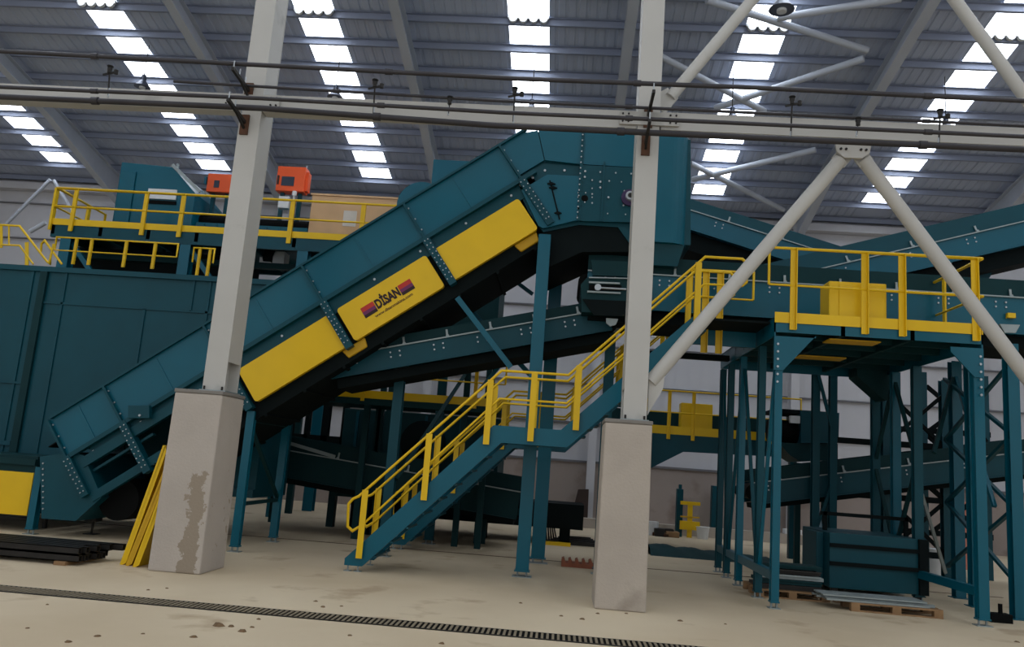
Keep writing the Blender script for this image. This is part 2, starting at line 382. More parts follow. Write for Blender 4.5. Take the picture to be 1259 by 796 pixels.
# pipes and brackets
YP = 10.3
def pipe(pts, r, label):
    m = M(); P = [pt(*p) for p in pts]; d = (P[0]-P[1]).normalized(); P[0] = P[0]+d*1.0; d = (P[-1]-P[-2]).normalized(); P[-1] = P[-1]+d*1.
    m.tube(P, r, 12); x = P[0]
    for i in range(len(P)-1):
        a, b = P[i], P[i+1]; mid = (a+b)/2; dd = (b-a).normalized(); m.cyl(mid-dd*.05, mid+dd*.05, r*1.35, 12)
    o = m.build('service_pipe', PIPE); tag(o, label, 'pipe')
pipe([(0, 63, YP), (320, 80, YP), (640, 97, YP), (930, 108, YP), (1259, 124, YP)], .032, 'topmost dark service pipe crossing in front of the columns')
pipe([(0, 107, YP), (320, 121, YP), (620, 138.5, YP), (930, 152.5, YP), (1259, 168, YP)], .028, 'dark service pipe running along the upper edge of the pale strut')
pipe([(0, 119, YP+.3), (320, 133, YP+.3), (610, 154.5, YP+.3), (920, 169, YP+.3), (1259, 184, YP+.3)], .042, 'lowest and thickest dark service pipe along the bottom of the pale strut')
pipe([(296, 105, 10.72), (620, 124.5, 10.72), (930, 139, 10.72), (1259, 155, 10.72)], .022, 'thin dark service pipe tucked behind the others, nearest the columns')
def bracket(root_px, tip_px, label):
    a = pt(*root_px, 10.82); b = pt(*tip_px, 10.22)
    t = thing('pipe_bracket', label, 'bracket', a)
    m = M(); m.bar(a, b, .04, .05, 0, (1, 0, 0)); m.bar(a+Vector((0, .0, -.09)), a+(b-a)*.6, .03, .03, 0, (1, 0, 0)); m.build('arm', DKST, t)
    m = M(); m.bar(a+Vector((0, 0, .12)), a+Vector((0, 0, -.18)), .12, .03, 0, (1, 0, 0)); m.build('clamp_plate', RUST, t)
    for f in (.25, .6, .95):
        p = a+(b-a)*f; m = M(); m.tube([p+Vector((-.0, 0, -.02)), p+Vector((0, 0, .13))], .01, 6); m.build('threaded_rod', ZINC, t)
bracket((306, 112), (286, 84), 'upper pipe bracket on the left column')
bracket((301, 151), (280, 122), 'lower pipe bracket on the left column')
bracket((797, 142), (804, 112), 'upper pipe bracket on the middle column')
bracket((794, 176), (799, 148), 'lower rusty pipe bracket on the middle column')
def sprinkler(x, y0, y1, txt, cross=True):
    a = pt(x, y1-2, YP+.3); b = pt(x+2, y0, YP+.3)
    t = thing('sprinkler_riser', 'dark sprinkler head on a thin riser '+txt, 'sprinkler', a, 'sprinkler heads along the pipes')
    m = M(); m.tube([a, b], .012, 8); m.build('riser', DKST, t)
    m = M(); m.cyl(b+Vector((0, 0, -.05)), b+Vector((0, 0, .03)), .03, 8); m.cyl(b+Vector((0, 0, .05)), b+Vector((0, 0, .06)), .045, 10)
    m.bar(b+Vector((-.03, 0, .0)), b+Vector((-.03, 0, .055)), .01, .01); m.bar(b+Vector((.03, 0, .0)), b+Vector((.03, 0, .055)), .01, .01)
    if cross:
        m.bar(b+Vector((-.09, 0, -.08)), b+Vector((.1, 0, -.03)), .02, .025); m.cyl(b+Vector((.1, 0, -.06)), b+Vector((.1, 0, .0)), .03, 8)
    m.build('head', DKST, t)
    m = M(); m.cyl(a+Vector((0, 0, -.02)), a+Vector((0, 0, .12)), .012, 8); m.build('chrome_collar', ZINC, t)
sprinkler(133, 86, 120, 'at the far left, before the first skylight row')
sprinkler(459, 103, 143, 'between the second skylight and the third')
sprinkler(631, 113, 152, 'at the left edge of the third skylight')
sprinkler(972, 124, 174, 'left of the brace apex')
sprinkler(1154, 140, 182, 'at the fifth skylight')
sprinkler(551, 124, 142, 'halfway between the two columns', False)
sprinkler(1053, 150, 168, 'above the brace apex', False)
# hanging lamps
def lamp(px, py, Y, s, label):
    p = pt(px, py, Y); t = thing('hanging_lamp', label, 'lamp', p)
    m = M(); m.cyl(p+Vector((0, 0, .0)), p+Vector((0, 0, .22*s)), .26*s, 20, 0, .09*s); m.cyl(p+Vector((0, 0, .22*s)), p+Vector((0, 0, .42*s)), .09*s, 14, 0, .07*s); m.build('reflector', LAMPG, t)
    m = M(); m.tube([p+Vector((0, 0, .42*s)), (p.x, p.y, rz(p.y)-.2)], .012, 6); m.build('cable', DKST, t)
    m = M(); m.cyl(p+Vector((0, 0, -.05*s)), p+Vector((0, 0, .06*s)), .1*s, 14); m.build('bulb', PLASTIC, t)
lamp(961, 12, 15.5, 1., 'bell shaped high bay lamp hanging at the top edge by the fourth skylight')
lamp(175, 107, 19.5, .8, 'small hanging lamp in front of the leftmost bright skylight row, by the pipes')
lamp(412, 120, 19.5, .8, 'small hanging lamp under the second skylight, by the pipes')
lamp(653, 138, 19.5, .8, 'small hanging lamp under the third skylight, by the pipes')
lamp(900, 148, 19.5, .8, 'small hanging lamp under the fourth skylight, by the pipes')
lamp(1163, 160, 19.5, .8, 'small hanging lamp under the fifth skylight, by the pipes')
# ================================================================== BIG INCLINED CONVEYOR
YA, YA2 = 13.1, 15.1
P0 = pt(65, 515, YA); P1 = pt(640, 165, YA)
du = Vector((P1.x-P0.x, P1.z-P0.z)); LA = du.length; du.normalize(); dn = Vector((du.y, -du.x))   # dn points down
def A(u, n): return (P0.x+du.x*u+dn.x*n, P0.z+du.y*u+dn.y*n)
def un(px, py):
    p = pt(px, py, YA); d = Vector((p.x-P0.x, p.z-P0.z)); return d.dot(du), d.dot(dn)
conv = thing('inclined_feed_conveyor', 'huge teal inclined conveyor with three yellow side panels, rising right to a boxy head', 'conveyor', (P0.x+4, 14, 0))
nL2 = (un(300, 430)[1]+un(510, 300)[1])/2; nYt = (un(291, 457)[1]+un(532, 308)[1])/2; nYb = (un(315, 496)[1]+un(658, 283)[1])/2
print('A', LA, nL2, nYt, nYb, un(660, 283), un(420, 437))
uR = [un(62, 520)[0], un(130, 478)[0], un(252, 402)[0], un(372, 328)[0], un(497, 252)[0], un(614, 180)[0]]
print('ribs', uR)
for Y0, Y1 in ((YA, YA+.04), (YA2-.04, YA2)):
    for i in range(5):
        m = M(); a, b = uR[i]+.02, uR[i+1]-.02
        m.prism([A(a, 0.0), A(b, 0.0), A(b, nL2), A(a, nL2)], Y0, Y1)
        mid = (a+b)/2
        sY = Y0-.012 if Y0 == YA else Y1
        m.prism([A(mid-.015, .05), A(mid+.015, .05), A(mid+.015, nL2-.03), A(mid-.015, nL2-.03)], sY, sY+.012)
        m.build('upper_side_plate', TEAL, conv)
m = M()      # edge angles along the top and the middle seam
for Y0, Y1 in ((YA-.06, YA+.06), (YA2-.06, YA2+.06)):
    m.prism([A(-.02, -.035), A(un(648, 160)[0], -.035), A(un(648, 160)[0], .0), A(-.02, .0)], Y0, Y1)
    m.prism([A(-.02, nL2-.02), A(un(660, 200)[0]-.1, nL2-.02), A(un(660, 200)[0]-.1, nL2+.05), A(-.02, nL2+.05)], Y0, Y1)
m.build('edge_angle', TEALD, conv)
m = M()      # recessed band between
ue = un(655, 210)[0]
m.prism([A(.3, nL2+.05), A(ue-.05, nL2+.05), A(ue-.05, nYt+.03), A(.3, nYt+.03)], YA+.05, YA+.09)
for u in [uR[0]+.4+k*.9 for k in range(10)]:
    if u < ue-.2: x, z = A(u, nL2+.14); m.bolt(x, YA+.05, z, .022)
m.prism([A(.3, nL2+.05), A(ue-.05, nL2+.05), A(ue-.05, nYt+.03), A(.3, nYt+.03)], YA2-.09, YA2-.05)
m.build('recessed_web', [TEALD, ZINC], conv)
m = M()
ub = un(315, 496)[0]-.25; uH = un(662, 285)[0]
m.prism([A(ub, nYt), A(uH, nYt), A(uH, nYb-.02), A(ub, nYb-.02)], YA+.07, YA2-.07)
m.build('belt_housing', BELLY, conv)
m = M(); m.prism([A(-.3, .35), A(LA, .35), A(LA, .37), A(-.3, .37)], YA+.06, YA2-.06); m.build('carrying_belt', BLACK, conv)
nBel = nYb+.22
m = M(); u0 = un(190, 572)[0]; u1 = un(668, 300)[0]
m.prism([A(u0, nYb-.02), A(u1-.1, nYb-.02), A(u1-.1, nBel), A(u0, nBel)], YA+.12, YA2-.12)
for k in range(12):
    u = u0+.4+k*.75; m.prism([A(u, nBel), A(u+.05, nBel), A(u+.05, nBel+.04), A(u, nBel+.04)], YA+.12, YA2-.12)
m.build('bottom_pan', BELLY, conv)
for (px, py) in ((440, 435), (652, 302)):      # worn amber guards under the pan
    u, n = un(px, py); m = M(); m.prism([A(u-.22, nYb-.0), A(u+.22, nYb-.0), A(u+.18, nYb+.16), A(u-.18, nYb+.16)], YA+.08, YA+.5); m.build('idler_guard', YELO, conv, .02)
# yellow cover panels
def rounded(u0, u1, n0, n1, r=.05):
    P = []
    for cu, cn, a0 in ((u0+r, n0+r, 180), (u1-r, n0+r, 270), (u1-r, n1-r, 0), (u0+r, n1-r, 90)):
        for k in range(4): a = math.radians(a0+k*30); P.append(A(cu+r*math.cos(a), cn+r*math.sin(a)))
    return P
ypan = []
for (a, b) in (((291, 457), (409, 390)), ((413, 384), (527, 317)), ((532, 308), (640, 246))):
    m = M(); ua = un(*a)[0]+.03; ubb = un(*b)[0]-.02
    m.prism(rounded(ua, ubb, nYt, nYb), YA-.02, YA+.075)
    o = m.build('cover_panel', YEL, conv); o['label'] = 'yellow cover panel'; ypan.append((o, ua, ubb))
# printed logo on the middle panel
o, ua, ubb = ypan[1]; o['label'] = 'yellow cover panel with the printed logo'
ang = math.atan2(du.y, du.x)
def flat(px, py): u, n = un(px, py); return u, n
u0, n0 = un(446, 385); u9, n9 = un(508, 350)
nc = (n0+n9)/2; W = u9-u0
for (a, b) in ((0, .25), (.75, 1.0)):
    m = M()
    for k, (f0, f1) in enumerate(((0, .42), (.42, .72), (.72, 1))):
        hh = .19; m.prism([A(u0+W*a, nc-hh/2+hh*f0), A(u0+W*b, nc-hh/2+hh*f0), A(u0+W*b, nc-hh/2+hh*f1), A(u0+W*a, nc-hh/2+hh*f1)], YA-.025, YA-.02, k)
    m.build('logo_bar', [REDB, PURB, NAVYB], o)
def text(s, size, u, n, matx, parent, w=None, bold=.0):
    cu = bpy.data.curves.new('lettering', 'FONT'); cu.body = s; cu.size = size; cu.align_x = 'CENTER'; cu.align_y = 'CENTER'; cu.extrude = .002; cu.offset = bold
    x, z = A(u, n); t = bpy.data.objects.new('lettering', cu); C.objects.link(t); cu.materials.append(matx)
    org = Vector((0, 0, 0)); q = parent
    while q: org += q.location; q = q.parent
    t.parent = parent; t.location = Vector((x, YA-.024, z))-org; t.rotation_euler = (math.pi/2, -ang, 0)
    bpy.context.view_layer.update()
    dg = bpy.context.evaluated_depsgraph_get(); me = bpy.data.meshes.new_from_object(t.evaluated_get(dg)); me.name = 'lettering'
    xs_ = [v.co.x for v in me.vertices]; ww = max(xs_)-min(xs_); cx_ = (max(xs_)+min(xs_))/2
    for v in me.vertices: v.co.x = (v.co.x-cx_)*w/ww
    t2 = bpy.data.objects.new('lettering', me); C.objects.link(t2); t2.parent = parent; t2.location = t.location.copy(); t2.rotation_euler = t.rotation_euler.copy()
    bpy.data.objects.remove(t); t2.name = 'lettering'; t = t2
    return t
text('DİSAN', .215, u0+W*.5, nc+.0, NAVYB, o, .45, .01)
text('www.disanmakina.com', .07, u0+W*.53, nc+.155, RUST, o, .72, .001)
# ribs with bolts across the side
def rib(u, n0, n1, w=.13, narrow=None, name='frame_rib', y=YA-.07):
    m = M()
    m.prism([A(u-.02, n0), A(u+.02, n0), A(u+.02, nL2), A(u-.02, nL2)], y-.0, YA)
    m.prism([A(u-w/2, nL2), A(u+w/2, nL2), A(u+w/2, n1), A(u-w/2, n1)], y, YA+.1)
    k = n0+.1
    while k < n1-.05:
        if k < nL2: x, z = A(u+.03, k); m.bolt(x, YA, z, .014); k += .22
        else:
            for s in (-.035, .035):
                x, z = A(u+s+random.uniform(-.01, .01), k); m.bolt(x, y, z, .011)
            k += .085
    m.build(name, [TEALD, ZINC], conv)
for u in uR[1:]: rib(u, 0, nYb+.05)
rib(uR[0], 0, nYb-.15)
m = M()    # far-side ribs
for u in uR: m.prism([A(u-.06, 0), A(u+.06, 0), A(u+.06, nYb), A(u-.06, nYb)], YA2, YA2+.06)
m.build('far_side_ribs', TEALD, conv)
# lower tail: open chord frame and casing
m = M()
m.prism([A(un(112, 615)[0], nYb-.16), A(ub+.1, nYb-.16), A(ub+.1, nYb-.02), A(un(112, 615)[0], nYb-.02)], YA+.0, YA+.1)
m.prism([A(uR[0]+.15, nYt-.12), A(ub, nYt-.12), A(ub, nYt+.04), A(uR[0]+.15, nYt+.04)], YA+.0, YA+.1)
m.prism([A(uR[0]+.2, nYt+.12), A(uR[1]+.3, nYt+.12), A(uR[1]+.3, nYt+.16), A(uR[0]+.2, nYt+.16)], YA+.1, YA+.2)
m.build('tail_chord', TEALD, conv)
m = M(); a = A(uR[1]-.75, nYt+.75); x, z = a
m.cyl((x, YA+.25, z), (x, YA2-.25, z), .34, 28); m.build('tail_drum', BLACK, conv)
m = M(); 
m.prism([A(uR[0]+.1, nYt), A(ub+.3, nYt), A(ub+.3, nYb), A(uR[0]+.1, nYb)], YA2-.3, YA2-.1); m.build('far_tail_side', BELLY, conv)
p = [pt(x, y, YA) for x, y in ((48, 562), (85, 556), (102, 560), (124, 612), (92, 641), (50, 638))]
m = M(); m.prism([(q.x, q.z) for q in p], YA+.02, YA2); 
for k in range(9): q = pt(52.5, 570+k*7, YA); m.bolt(q.x, YA+.02, q.z, .014)
m.build('tail_casing', [TEALD, ZINC], conv)
p = [pt(x, y, YA-.05) for x, y in ((160, 499), (186, 499), (186, 515), (160, 515))]
m = M(); m.prism([(q.x, q.z) for q in p], YA-.12, YA-.0); q = pt(172, 511, YA-.12); m.bolt(q.x, YA-.12, q.z, .02); o = m.build('junction_box', [TEALD, ZINC], conv, .01); 
# head: angled plates
def pxp(L, Y=YA): return [(q.x, q.z) for q in (pt(x, y, Y) for x, y in L)]
m = M(); m.prism(pxp([(614, 181), (640, 164), (661, 160.5), (669, 197), (664, 200), (636, 217)]), YA, YA+.04); m.build('head_upper_plate', TEAL, conv)
m = M(); m.prism(pxp([(662, 160.5), (717, 163), (716, 202), (670, 197)]), YA-.004, YA+.04); m.build('head_upper_plate', TEAL, conv)
m = M(); m.prism(pxp([(718, 163), (786, 166), (786, 206), (717, 202)]), YA, YA+.04); m.build('head_upper_plate', TEAL, conv)
m = M(); m.prism(pxp([(633, 219), (668, 200), (715, 203), (715, 216), (673, 214), (641, 233)]), YA+.05, YA+.09)
for q in ((670, 210), (694, 210), (655, 219), (640, 228)): q = pt(*q, YA+.05); m.bolt(q.x, YA+.05, q.z, .022)
m.build('recessed_web', [TEALD, ZINC], conv)
m = M(); m.prism(pxp([(641, 234), (673, 215), (712, 217), (710, 271), (668, 281), (662, 278)]), YA-.015, YA+.06); m.build('inspection_door', TEAL, conv)
o = C.objects[-1]
m = M(); pa = pt(676, 222, YA-.03); pb = pt(688, 270, YA-.03); m.tube([pa, pb], .012, 6)
for (x, y, w) in ((678, 226, 9), (680, 231, 9), (686, 262, 8)):
    q = pt(x, y, YA-.04); m.prism([(q.x-w*.008, q.z), (q.x, q.z+.028), (q.x+w*.008, q.z), (q.x, q.z-.028)], YA-.05, YA-.016)
m.build('latch_bar', BELLY, conv)
m = M(); m.prism(pxp([(714, 203), (788, 207), (786, 274), (716, 272), (711, 271)]), YA-.01, YA+.05)
for (x, y) in ((719.5, 211), (719, 218), (738, 212), (757, 213), (776, 214), (728, 222), (728, 232), (728, 239), (738, 224), (749, 223), (764, 224), (779, 225), (711, 237.5), (720, 237.5), (711, 243), (719, 249), (728, 243), (728, 250), (748, 243), (711, 249), (747, 263), (769, 264), (711, 257), (710, 266), (738, 231), (767.5, 235), (766.5, 253)):
    q = pt(x, y, YA-.01); m.bolt(q.x, YA-.01, q.z, random.choice((.012, .015, .019)))
q0 = pt(743, 205, YA); q1 = pt(742, 273, YA); m.box(q0.x-.015, q0.x+.015, YA-.03, YA, q1.z, q0.z+.08)
m.build('bearing_plate', [TEALD, ZINC], conv)
m = M(); q = pt(719, 244, YA-.01); m.cyl((q.x, YA-.012, q.z), (q.x, YA-.02, q.z), .055, 18); m.build('inspection_hole', BLACK, conv)
m = M(); q = pt(774, 244, YA-.01); m.cyl((q.x, YA-.01, q.z), (q.x, YA-.07, q.z), .14, 24); m.build('bearing_flange', GLASSB, conv)
m = M(); m.cyl((q.x, YA-.07, q.z), (q.x, YA-.17, q.z), .075, 18); m.cyl((q.x, YA-.17, q.z), (q.x, YA-.18, q.z), .04, 18, 1); m.build('shaft_end', [ZINC, DKST], conv)
m = M()   # rib columns of bolts along head seams
for (x, y0, y1, n_) in ((716.5, 166, 268, 16),):
    for k in range(n_):
        q = pt(x-k*.45, y0+(y1-y0)*k/(n_-1), YA-.03); m.bolt(q.x, YA-.03, q.z, .013)
q0 = pt(717, 163, YA); q1 = pt(711, 272, YA); m.bar((q0.x, YA-.015, q0.z), (q1.x, YA-.015, q1.z), .03, .05)
m.build('seam_flange', [TEALD, ZINC], conv)
# head casing (roof, far side, underside)
m = M(); m.prism(pxp([(614, 181), (640, 163), (661, 160), (850, 170), (850, 300), (776, 300), (760, 278), (712, 275), (668, 284), (650, 260)]), YA+.07, YA2); m.build('head_casing', TEALD, conv)
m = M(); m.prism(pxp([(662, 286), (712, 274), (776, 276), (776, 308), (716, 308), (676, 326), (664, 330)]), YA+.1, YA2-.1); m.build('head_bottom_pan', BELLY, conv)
# discharge hood with a rounded corner
q0 = pt(786, 166, YA-.03); q1 = pt(851, 170, YA-.03); zb = pt(842, 300, YA-.03).z; zt = q0.z+.02
def hood(x0, x1, y0, y1, z0, z1, r, mi=0, n=8):
    P = [(x0, y0)]+[(x1-r+r*math.sin(k*math.pi/2/n), y0+r-r*math.cos(k*math.pi/2/n)) for k in range(n+1)]+[(x1, y1), (x0, y1)]
    k = len(P); mm = M(); mm.add([(x, y, z0) for x, y in P]+[(x, y, z1) for x, y in P], [tuple(range(k-1, -1, -1)), tuple(range(k, 2*k))]+[(i, (i+1) % k, k+(i+1) % k, k+i) for i in range(k)], mi); return mm
xr = pt(848, 240, YA).x
hood(q0.x, xr, YA-.06, YA2, zb, zt, .3).build('discharge_hood', TEAL, conv)
m = M(); q2 = pt(800, 322, YA); q3 = pt(842, 326, YA)
m.add([(q0.x+.05, YA+.05, zb), (xr-.05, YA+.05, zb), (xr-.05, YA2-.1, zb), (q0.x+.05, YA2-.1, zb), (q0.x+.05, YA+.12, q3.z), (xr-.14, YA+.12, q3.z), (xr-.14, YA2-.2, q3.z), (q0.x+.05, YA2-.2, q3.z)],
      [(0,1,2,3),(7,6,5,4),(0,4,5,1),(1,5,6,2),(2,6,7,3),(3,7,4,0)]); m.build('discharge_chute', TEALD, conv)
# legs
def leg(p_top, x, y, w=.2, d=.2, zt=None, name='leg', par=None, matx=TEAL, foot=True, zb=.1):
    m = M(); m.box(x-w/2, x+w/2, y-d/2, y-d/2+.015, zb, zt); m.box(x-w/2, x+w/2, y+d/2-.015, y+d/2, zb, zt); m.box(x-w*.38, x+w*.38, y-d/2+.015, y+d/2-.015, zb, zt)
    if foot:
        m.box(x-w*.6, x+w*.6, y-d*.55, y+d*.55, zb-.02, zb)
        for s in (-1, 1): m.cyl((x+s*w*.35, y, 0), (x+s*w*.35, y, zb), .016, 8, 1)
        m.box(x-w*.75, x+w*.75, y-d*.6, y+d*.6, .0, .012, 1)
    return m.build(name, [matx, GALV], par)
def legpx(px, py, Y, **k):
    q = pt(px, py, Y); return q
yL = 13.08
qa = pt(642, 700, yL); qt = pt(664, 330, yL); xh = qa.x
leg(None, qa.x, yL, .2, .2, zt=pt(667, 290, yL).z, par=conv)
leg(None, pt(661, 690, 15.1).x, 15.05, .24, .2, zt=pt(688, 315, 15.1).z, par=conv)
xm = pt(290, 665, yL+.1).x
leg(None, xm, yL+.1, .13, .12, zt=pt(302, 505, yL).z, par=conv)
leg(None, xm+.0*pt(336, 665, 14.95).x, 14.95, .13, .12, zt=pt(350, 520, 14.95).z, par=conv)
leg(None, pt(41, 650, YA+.2).x, YA+.15, .12, .14, zt=pt(48, 575, YA).z, par=conv)
for a, b, w_, d_ in ((pt(562, 366, YA-.03), pt(628, 452, YA-.03), .03, .09), (pt(558, 360, YA2), pt(660, 470, YA2), .05, .09), (pt(612, 330, YA2), pt(655, 362, YA2), .05, .07), (pt(655, 400, YA2), pt(590, 480, YA2), .05, .07)):
    m = M(); m.bar(a, b, w_, d_); m.build('diagonal_tie', TEAL, conv)
m = M(); q = pt(115, 640, 13.9); m.box(q.x-.1, q.x+.1, 13.8, 14.0, .22, .55); m.cyl((q.x, 13.9, 0), (q.x, 13.9, .25), .02, 8); m.box(q.x-.1, q.x+.1, 13.8, 14, 0, .012); m.build('tail_foot', DKST, conv)
for a, b in (((xm, 13.2, .75), (xm, 14.9, .75)), ((xm, 13.2, 2.1), (xm, 14.9, 2.1)), ((xm, 13.2, 2.0), (xm, 14.9, .8))):
    m = M(); m.bar(a, b, .05, .06); m.build('leg_tie', GREEN, conv)
# ================================================================== STAIRS
YS0, YS1 = 12.12, 12.92
def stairs(label, group):
    t = thing('staircase', label, 'staircase', (pt(430, 698, YS0).x, YS0, 0), group)
    S = lambda px, py: (lambda q: (q.x, q.z))(pt(px, py, YS0))
    foot_t = S(424, 687); l0 = S(607, 525); l1 = S(690, 527); tp = S(856, 386); 
    zl = (l0[1]+l1[1])/2; l0 = (l0[0], zl); l1 = (l1[0], zl); th = .25
    s1 = (l0[1]-foot_t[1])/(l0[0]-foot_t[0]); s2 = (tp[1]-l1[1])/(tp[0]-l1[0])
    k1 = th*math.sqrt(1+s1*s1); k2 = th*math.sqrt(1+s2*s2)
    zf = .08
    bot = [(foot_t[0]-.0, zf), (foot_t[0]+.26, zf), (l0[0]+.13, zl-th), (l1[0]+.1, zl-th), (tp[0], tp[1]-k2)]
    poly = [foot_t, l0, l1, (tp[0], tp[1])]+bot[::-1]
    for y in (YS0, YS1):
        m = M(); m.prism(poly, y-.006, y+.006)
        for a, b in ((foot_t, l0), (l0, l1), (l1, tp)):    # top flange
            m.bar((a[0], y+(.03 if y == YS0 else -.03), a[1]-.006), (b[0], y+(.03 if y == YS0 else -.03), b[1]-.006), .07, .012)
        for a, b in ((bot[1], bot[2]), (bot[2], bot[3]), (bot[3], bot[4])):
            m.bar((a[0], y+(.03 if y == YS0 else -.03), a[1]+.006), (b[0], y+(.03 if y == YS0 else -.03), b[1]+.006), .07, .012)
        m.build('stringer', TEAL, t)
        m = M()
        for dx in (.05, .2): m.cyl((foot_t[0]+dx, y+.03, 0), (foot_t[0]+dx, y+.03, zf+.02), .012, 8); m.box(foot_t[0]+dx-.05, foot_t[0]+dx+.05, y-.02, y+.08, 0, .01)
        m.build('foot_stud', GALV, t)
    nt = 9
    for (a, b, n_) in ((foot_t, l0, 9), (l1, tp, 8)):
        for i in range(1, n_+1):
            f = (i-.1)/(n_+.35); x = a[0]+(b[0]-a[0])*f; z = a[1]+(b[1]-a[1])*f
            m = M(); m.box(x-.0, x+.26, YS0+.008, YS1-.008, z-.16, z-.13); m.box(x, x+.012, YS0+.008, YS1-.008, z-.13, z-.11); m.build('tread', TEALD, t)
    m = M(); m.box(l0[0]+.02, l1[0]+.1, YS0+.008, YS1-.008, zl-.05, zl-.02); m.build('landing_plate', TEALD, t)
    # handrails both sides
    R = lambda px, py: (lambda q: (q.x, q.z))(pt(px, py, YS0-.03))
    t0 = R(441, 604); 
    top = [R(441, 606), R(620, 455), R(702, 463), R(872, 307)]
    dz = [top[1][1]-zl, 0]; hr = (top[1][1]-zl+top[2][1]-zl)/2
    top[1] = (l0[0]+.06, zl+hr); top[2] = (l1[0]+.06, zl+hr); top[3] = (tp[0]+.1, tp[1]+hr+.06); top[0] = (foot_t[0]+.12, foot_t[1]+.9)
    mid = [(x, z-.42) for x, z in top]
    for s, y in ((-1, YS0-.04), (1, YS1+.04)):
        m = M(); 
        pts = [(mid[0][0]+.1, y, mid[0][1]+.02), (mid[0][0]-.04, y, mid[0][1]-.08), (mid[0][0]-.12, y, mid[0][1]-.02), (top[0][0]-.14, y, top[0][1]-.12), (top[0][0]-.08, y, top[0][1]-.04)]+[(x, y, z) for x, z in top]
        ex = top[3][0]
        pts += [(ex+.55, y, top[3][1]), (ex+.62, y, top[3][1]-.06), (ex+.62, y, mid[3][1]+.06), (ex+.55, y, mid[3][1])]
        m.tube(pts, .021, 8); m.build('top_rail', YEL, t)
        m = M(); m.tube([(mid[0][0]+.1, y, mid[0][1]+.02)]+[(x, y, z) for x, z in mid[1:]]+[(ex+.55, y, mid[3][1])], .017, 8); m.build('mid_rail', YEL, t)
        def ztop(x):
            for a, b in zip(top, top[1:]):
                if a[0] <= x <= b[0]: return a[1]+(b[1]-a[1])*(x-a[0])/(b[0]-a[0])
            return top[-1][1]
        def zst(x):
            for a, b in ((foot_t, l0), (l0, l1), (l1, tp)):
                if a[0] <= x <= b[0]: return a[1]+(b[1]-a[1])*(x-a[0])/(b[0]-a[0])
            return tp[1]
        for px, py in ((447, 640), (524, 590), (600, 520), (655, 500), (710, 490), (784, 430), (857, 365)):
            x = pt(px, py, YS0).x; m = M(); yy = y-.0
            m.box(x-.045, x+.045, y-.035*1-.0+.0 if s < 0 else y-.0, (y-.025 if s < 0 else y+.012)+.0, zst(x)-.2, ztop(x)-.0)
            m.box(x-.045, x-.035, y-.03, y+.03, zst(x)-.2, ztop(x)-.0)
            m.build('post', YEL, t)
    return t
st1 = stairs('nearer teal staircase with double yellow handrails, two flights and a landing', 'twin staircases')
loc = st1.location.copy(); st2 = dup(st1, (loc.x, loc.y+3.3, 0), 'farther teal staircase parallel behind the nearer one, mostly hidden by it', 'twin staircases')
# ================================================================== GUARD RAIL helper
def guard(label, pts, posts, h=1.0, toe=.16, name='guard_rail', pw=.1, matx=YEL, low=.12, par_posts=True, r=.02, group=None, midr=True):
    P = [Vector(p) for p in pts]; t = thing(name, label, 'railing', P[0], group)
    upv = Vector((0, 0, 1))
    m = M(); e0 = (P[0]-P[1]).normalized(); e1 = (P[-1]-P[-2]).normalized()
    m.tube([P[0]+e0*.1+upv*(h*.5), P[0]+e0*.1+upv*h]+[p+upv*h for p in P[1:-1]]+[P[-1]+e1*.05+upv*h, P[-1]+e1*.05+upv*(h*.5)], r, 8); m.build('top_rail', matx, t)
    if midr:
        m = M(); m.tube([P[0]+e0*.1+upv*h*.5]+[p+upv*h*.5 for p in P[1:-1]]+[P[-1]+e1*.05+upv*h*.5], r*.8, 8); m.build('mid_rail', matx, t)
    if toe:
        m = M()
        for a, b in zip(P, P[1:]): nn = (b-a).cross(upv).normalized()*-.02; m.bar(a+upv*toe*.5+nn, b+upv*toe*.5+nn, .012, toe, 0, nn)
        m.build('toe_board', matx, t)
    for x in posts:       # distances along the polyline
        d = x
        for a, b in zip(P, P[1:]):
            L = (b-a).length
            if d <= L: break
            d -= L
        p = a+(b-a).normalized()*d; dirn = (b-a).normalized(); nrm = dirn.cross(upv)
        m = M(); m.bar(p-upv*low, p+upv*h, pw, .012, 0, dirn); m.bar(p+dirn*(pw/2-.006)-upv*low+nrm*.03, p+dirn*(pw/2-.006)+upv*h+nrm*.03, .012, .05, 0, dirn)
        m.build('post', matx, t)
    return t
# ================================================================== OPERATOR PLATFORM
YC = 11.9; XC0 = pt(955, 388, YC).x-.03; XC1 = pt(1208, 405, YC).x; ZD = 4.12; YC2 = 15.9
plat = thing('operator_platform', 'raised teal platform on tall legs with gusseted corners, at right', 'platform', ((XC0+XC1)/2, 13.9, 0))
m = M(); m.box(XC0, XC1, YC, YC2, ZD-.05, ZD-.02); m.build('deck_plate', TEALD, plat)
m = M(); m.box(XC0, XC1, YC-.0, YC+.02, ZD-.24, ZD-.04); m.box(XC0, XC1, YC2, YC2+.02, ZD-.3, ZD-.04); m.box(XC0, XC0+.02, YC, YC2, ZD-.3, ZD-.04); m.box(XC1-.02, XC1, YC, YC2, ZD-.3, ZD-.04)
m.build('edge_beam', TEAL, plat)
m = M()
for k in range(1, 6): y = YC+(YC2-YC)*k/6; m.box(XC0, XC1, y-.03, y+.03, ZD-.22, ZD-.06)
for k in range(1, 3): x = XC0+(XC1-XC0)*k/3; m.box(x-.03, x+.03, YC, YC2, ZD-.24, ZD-.06)
m.build('deck_joists', GREEN, plat)
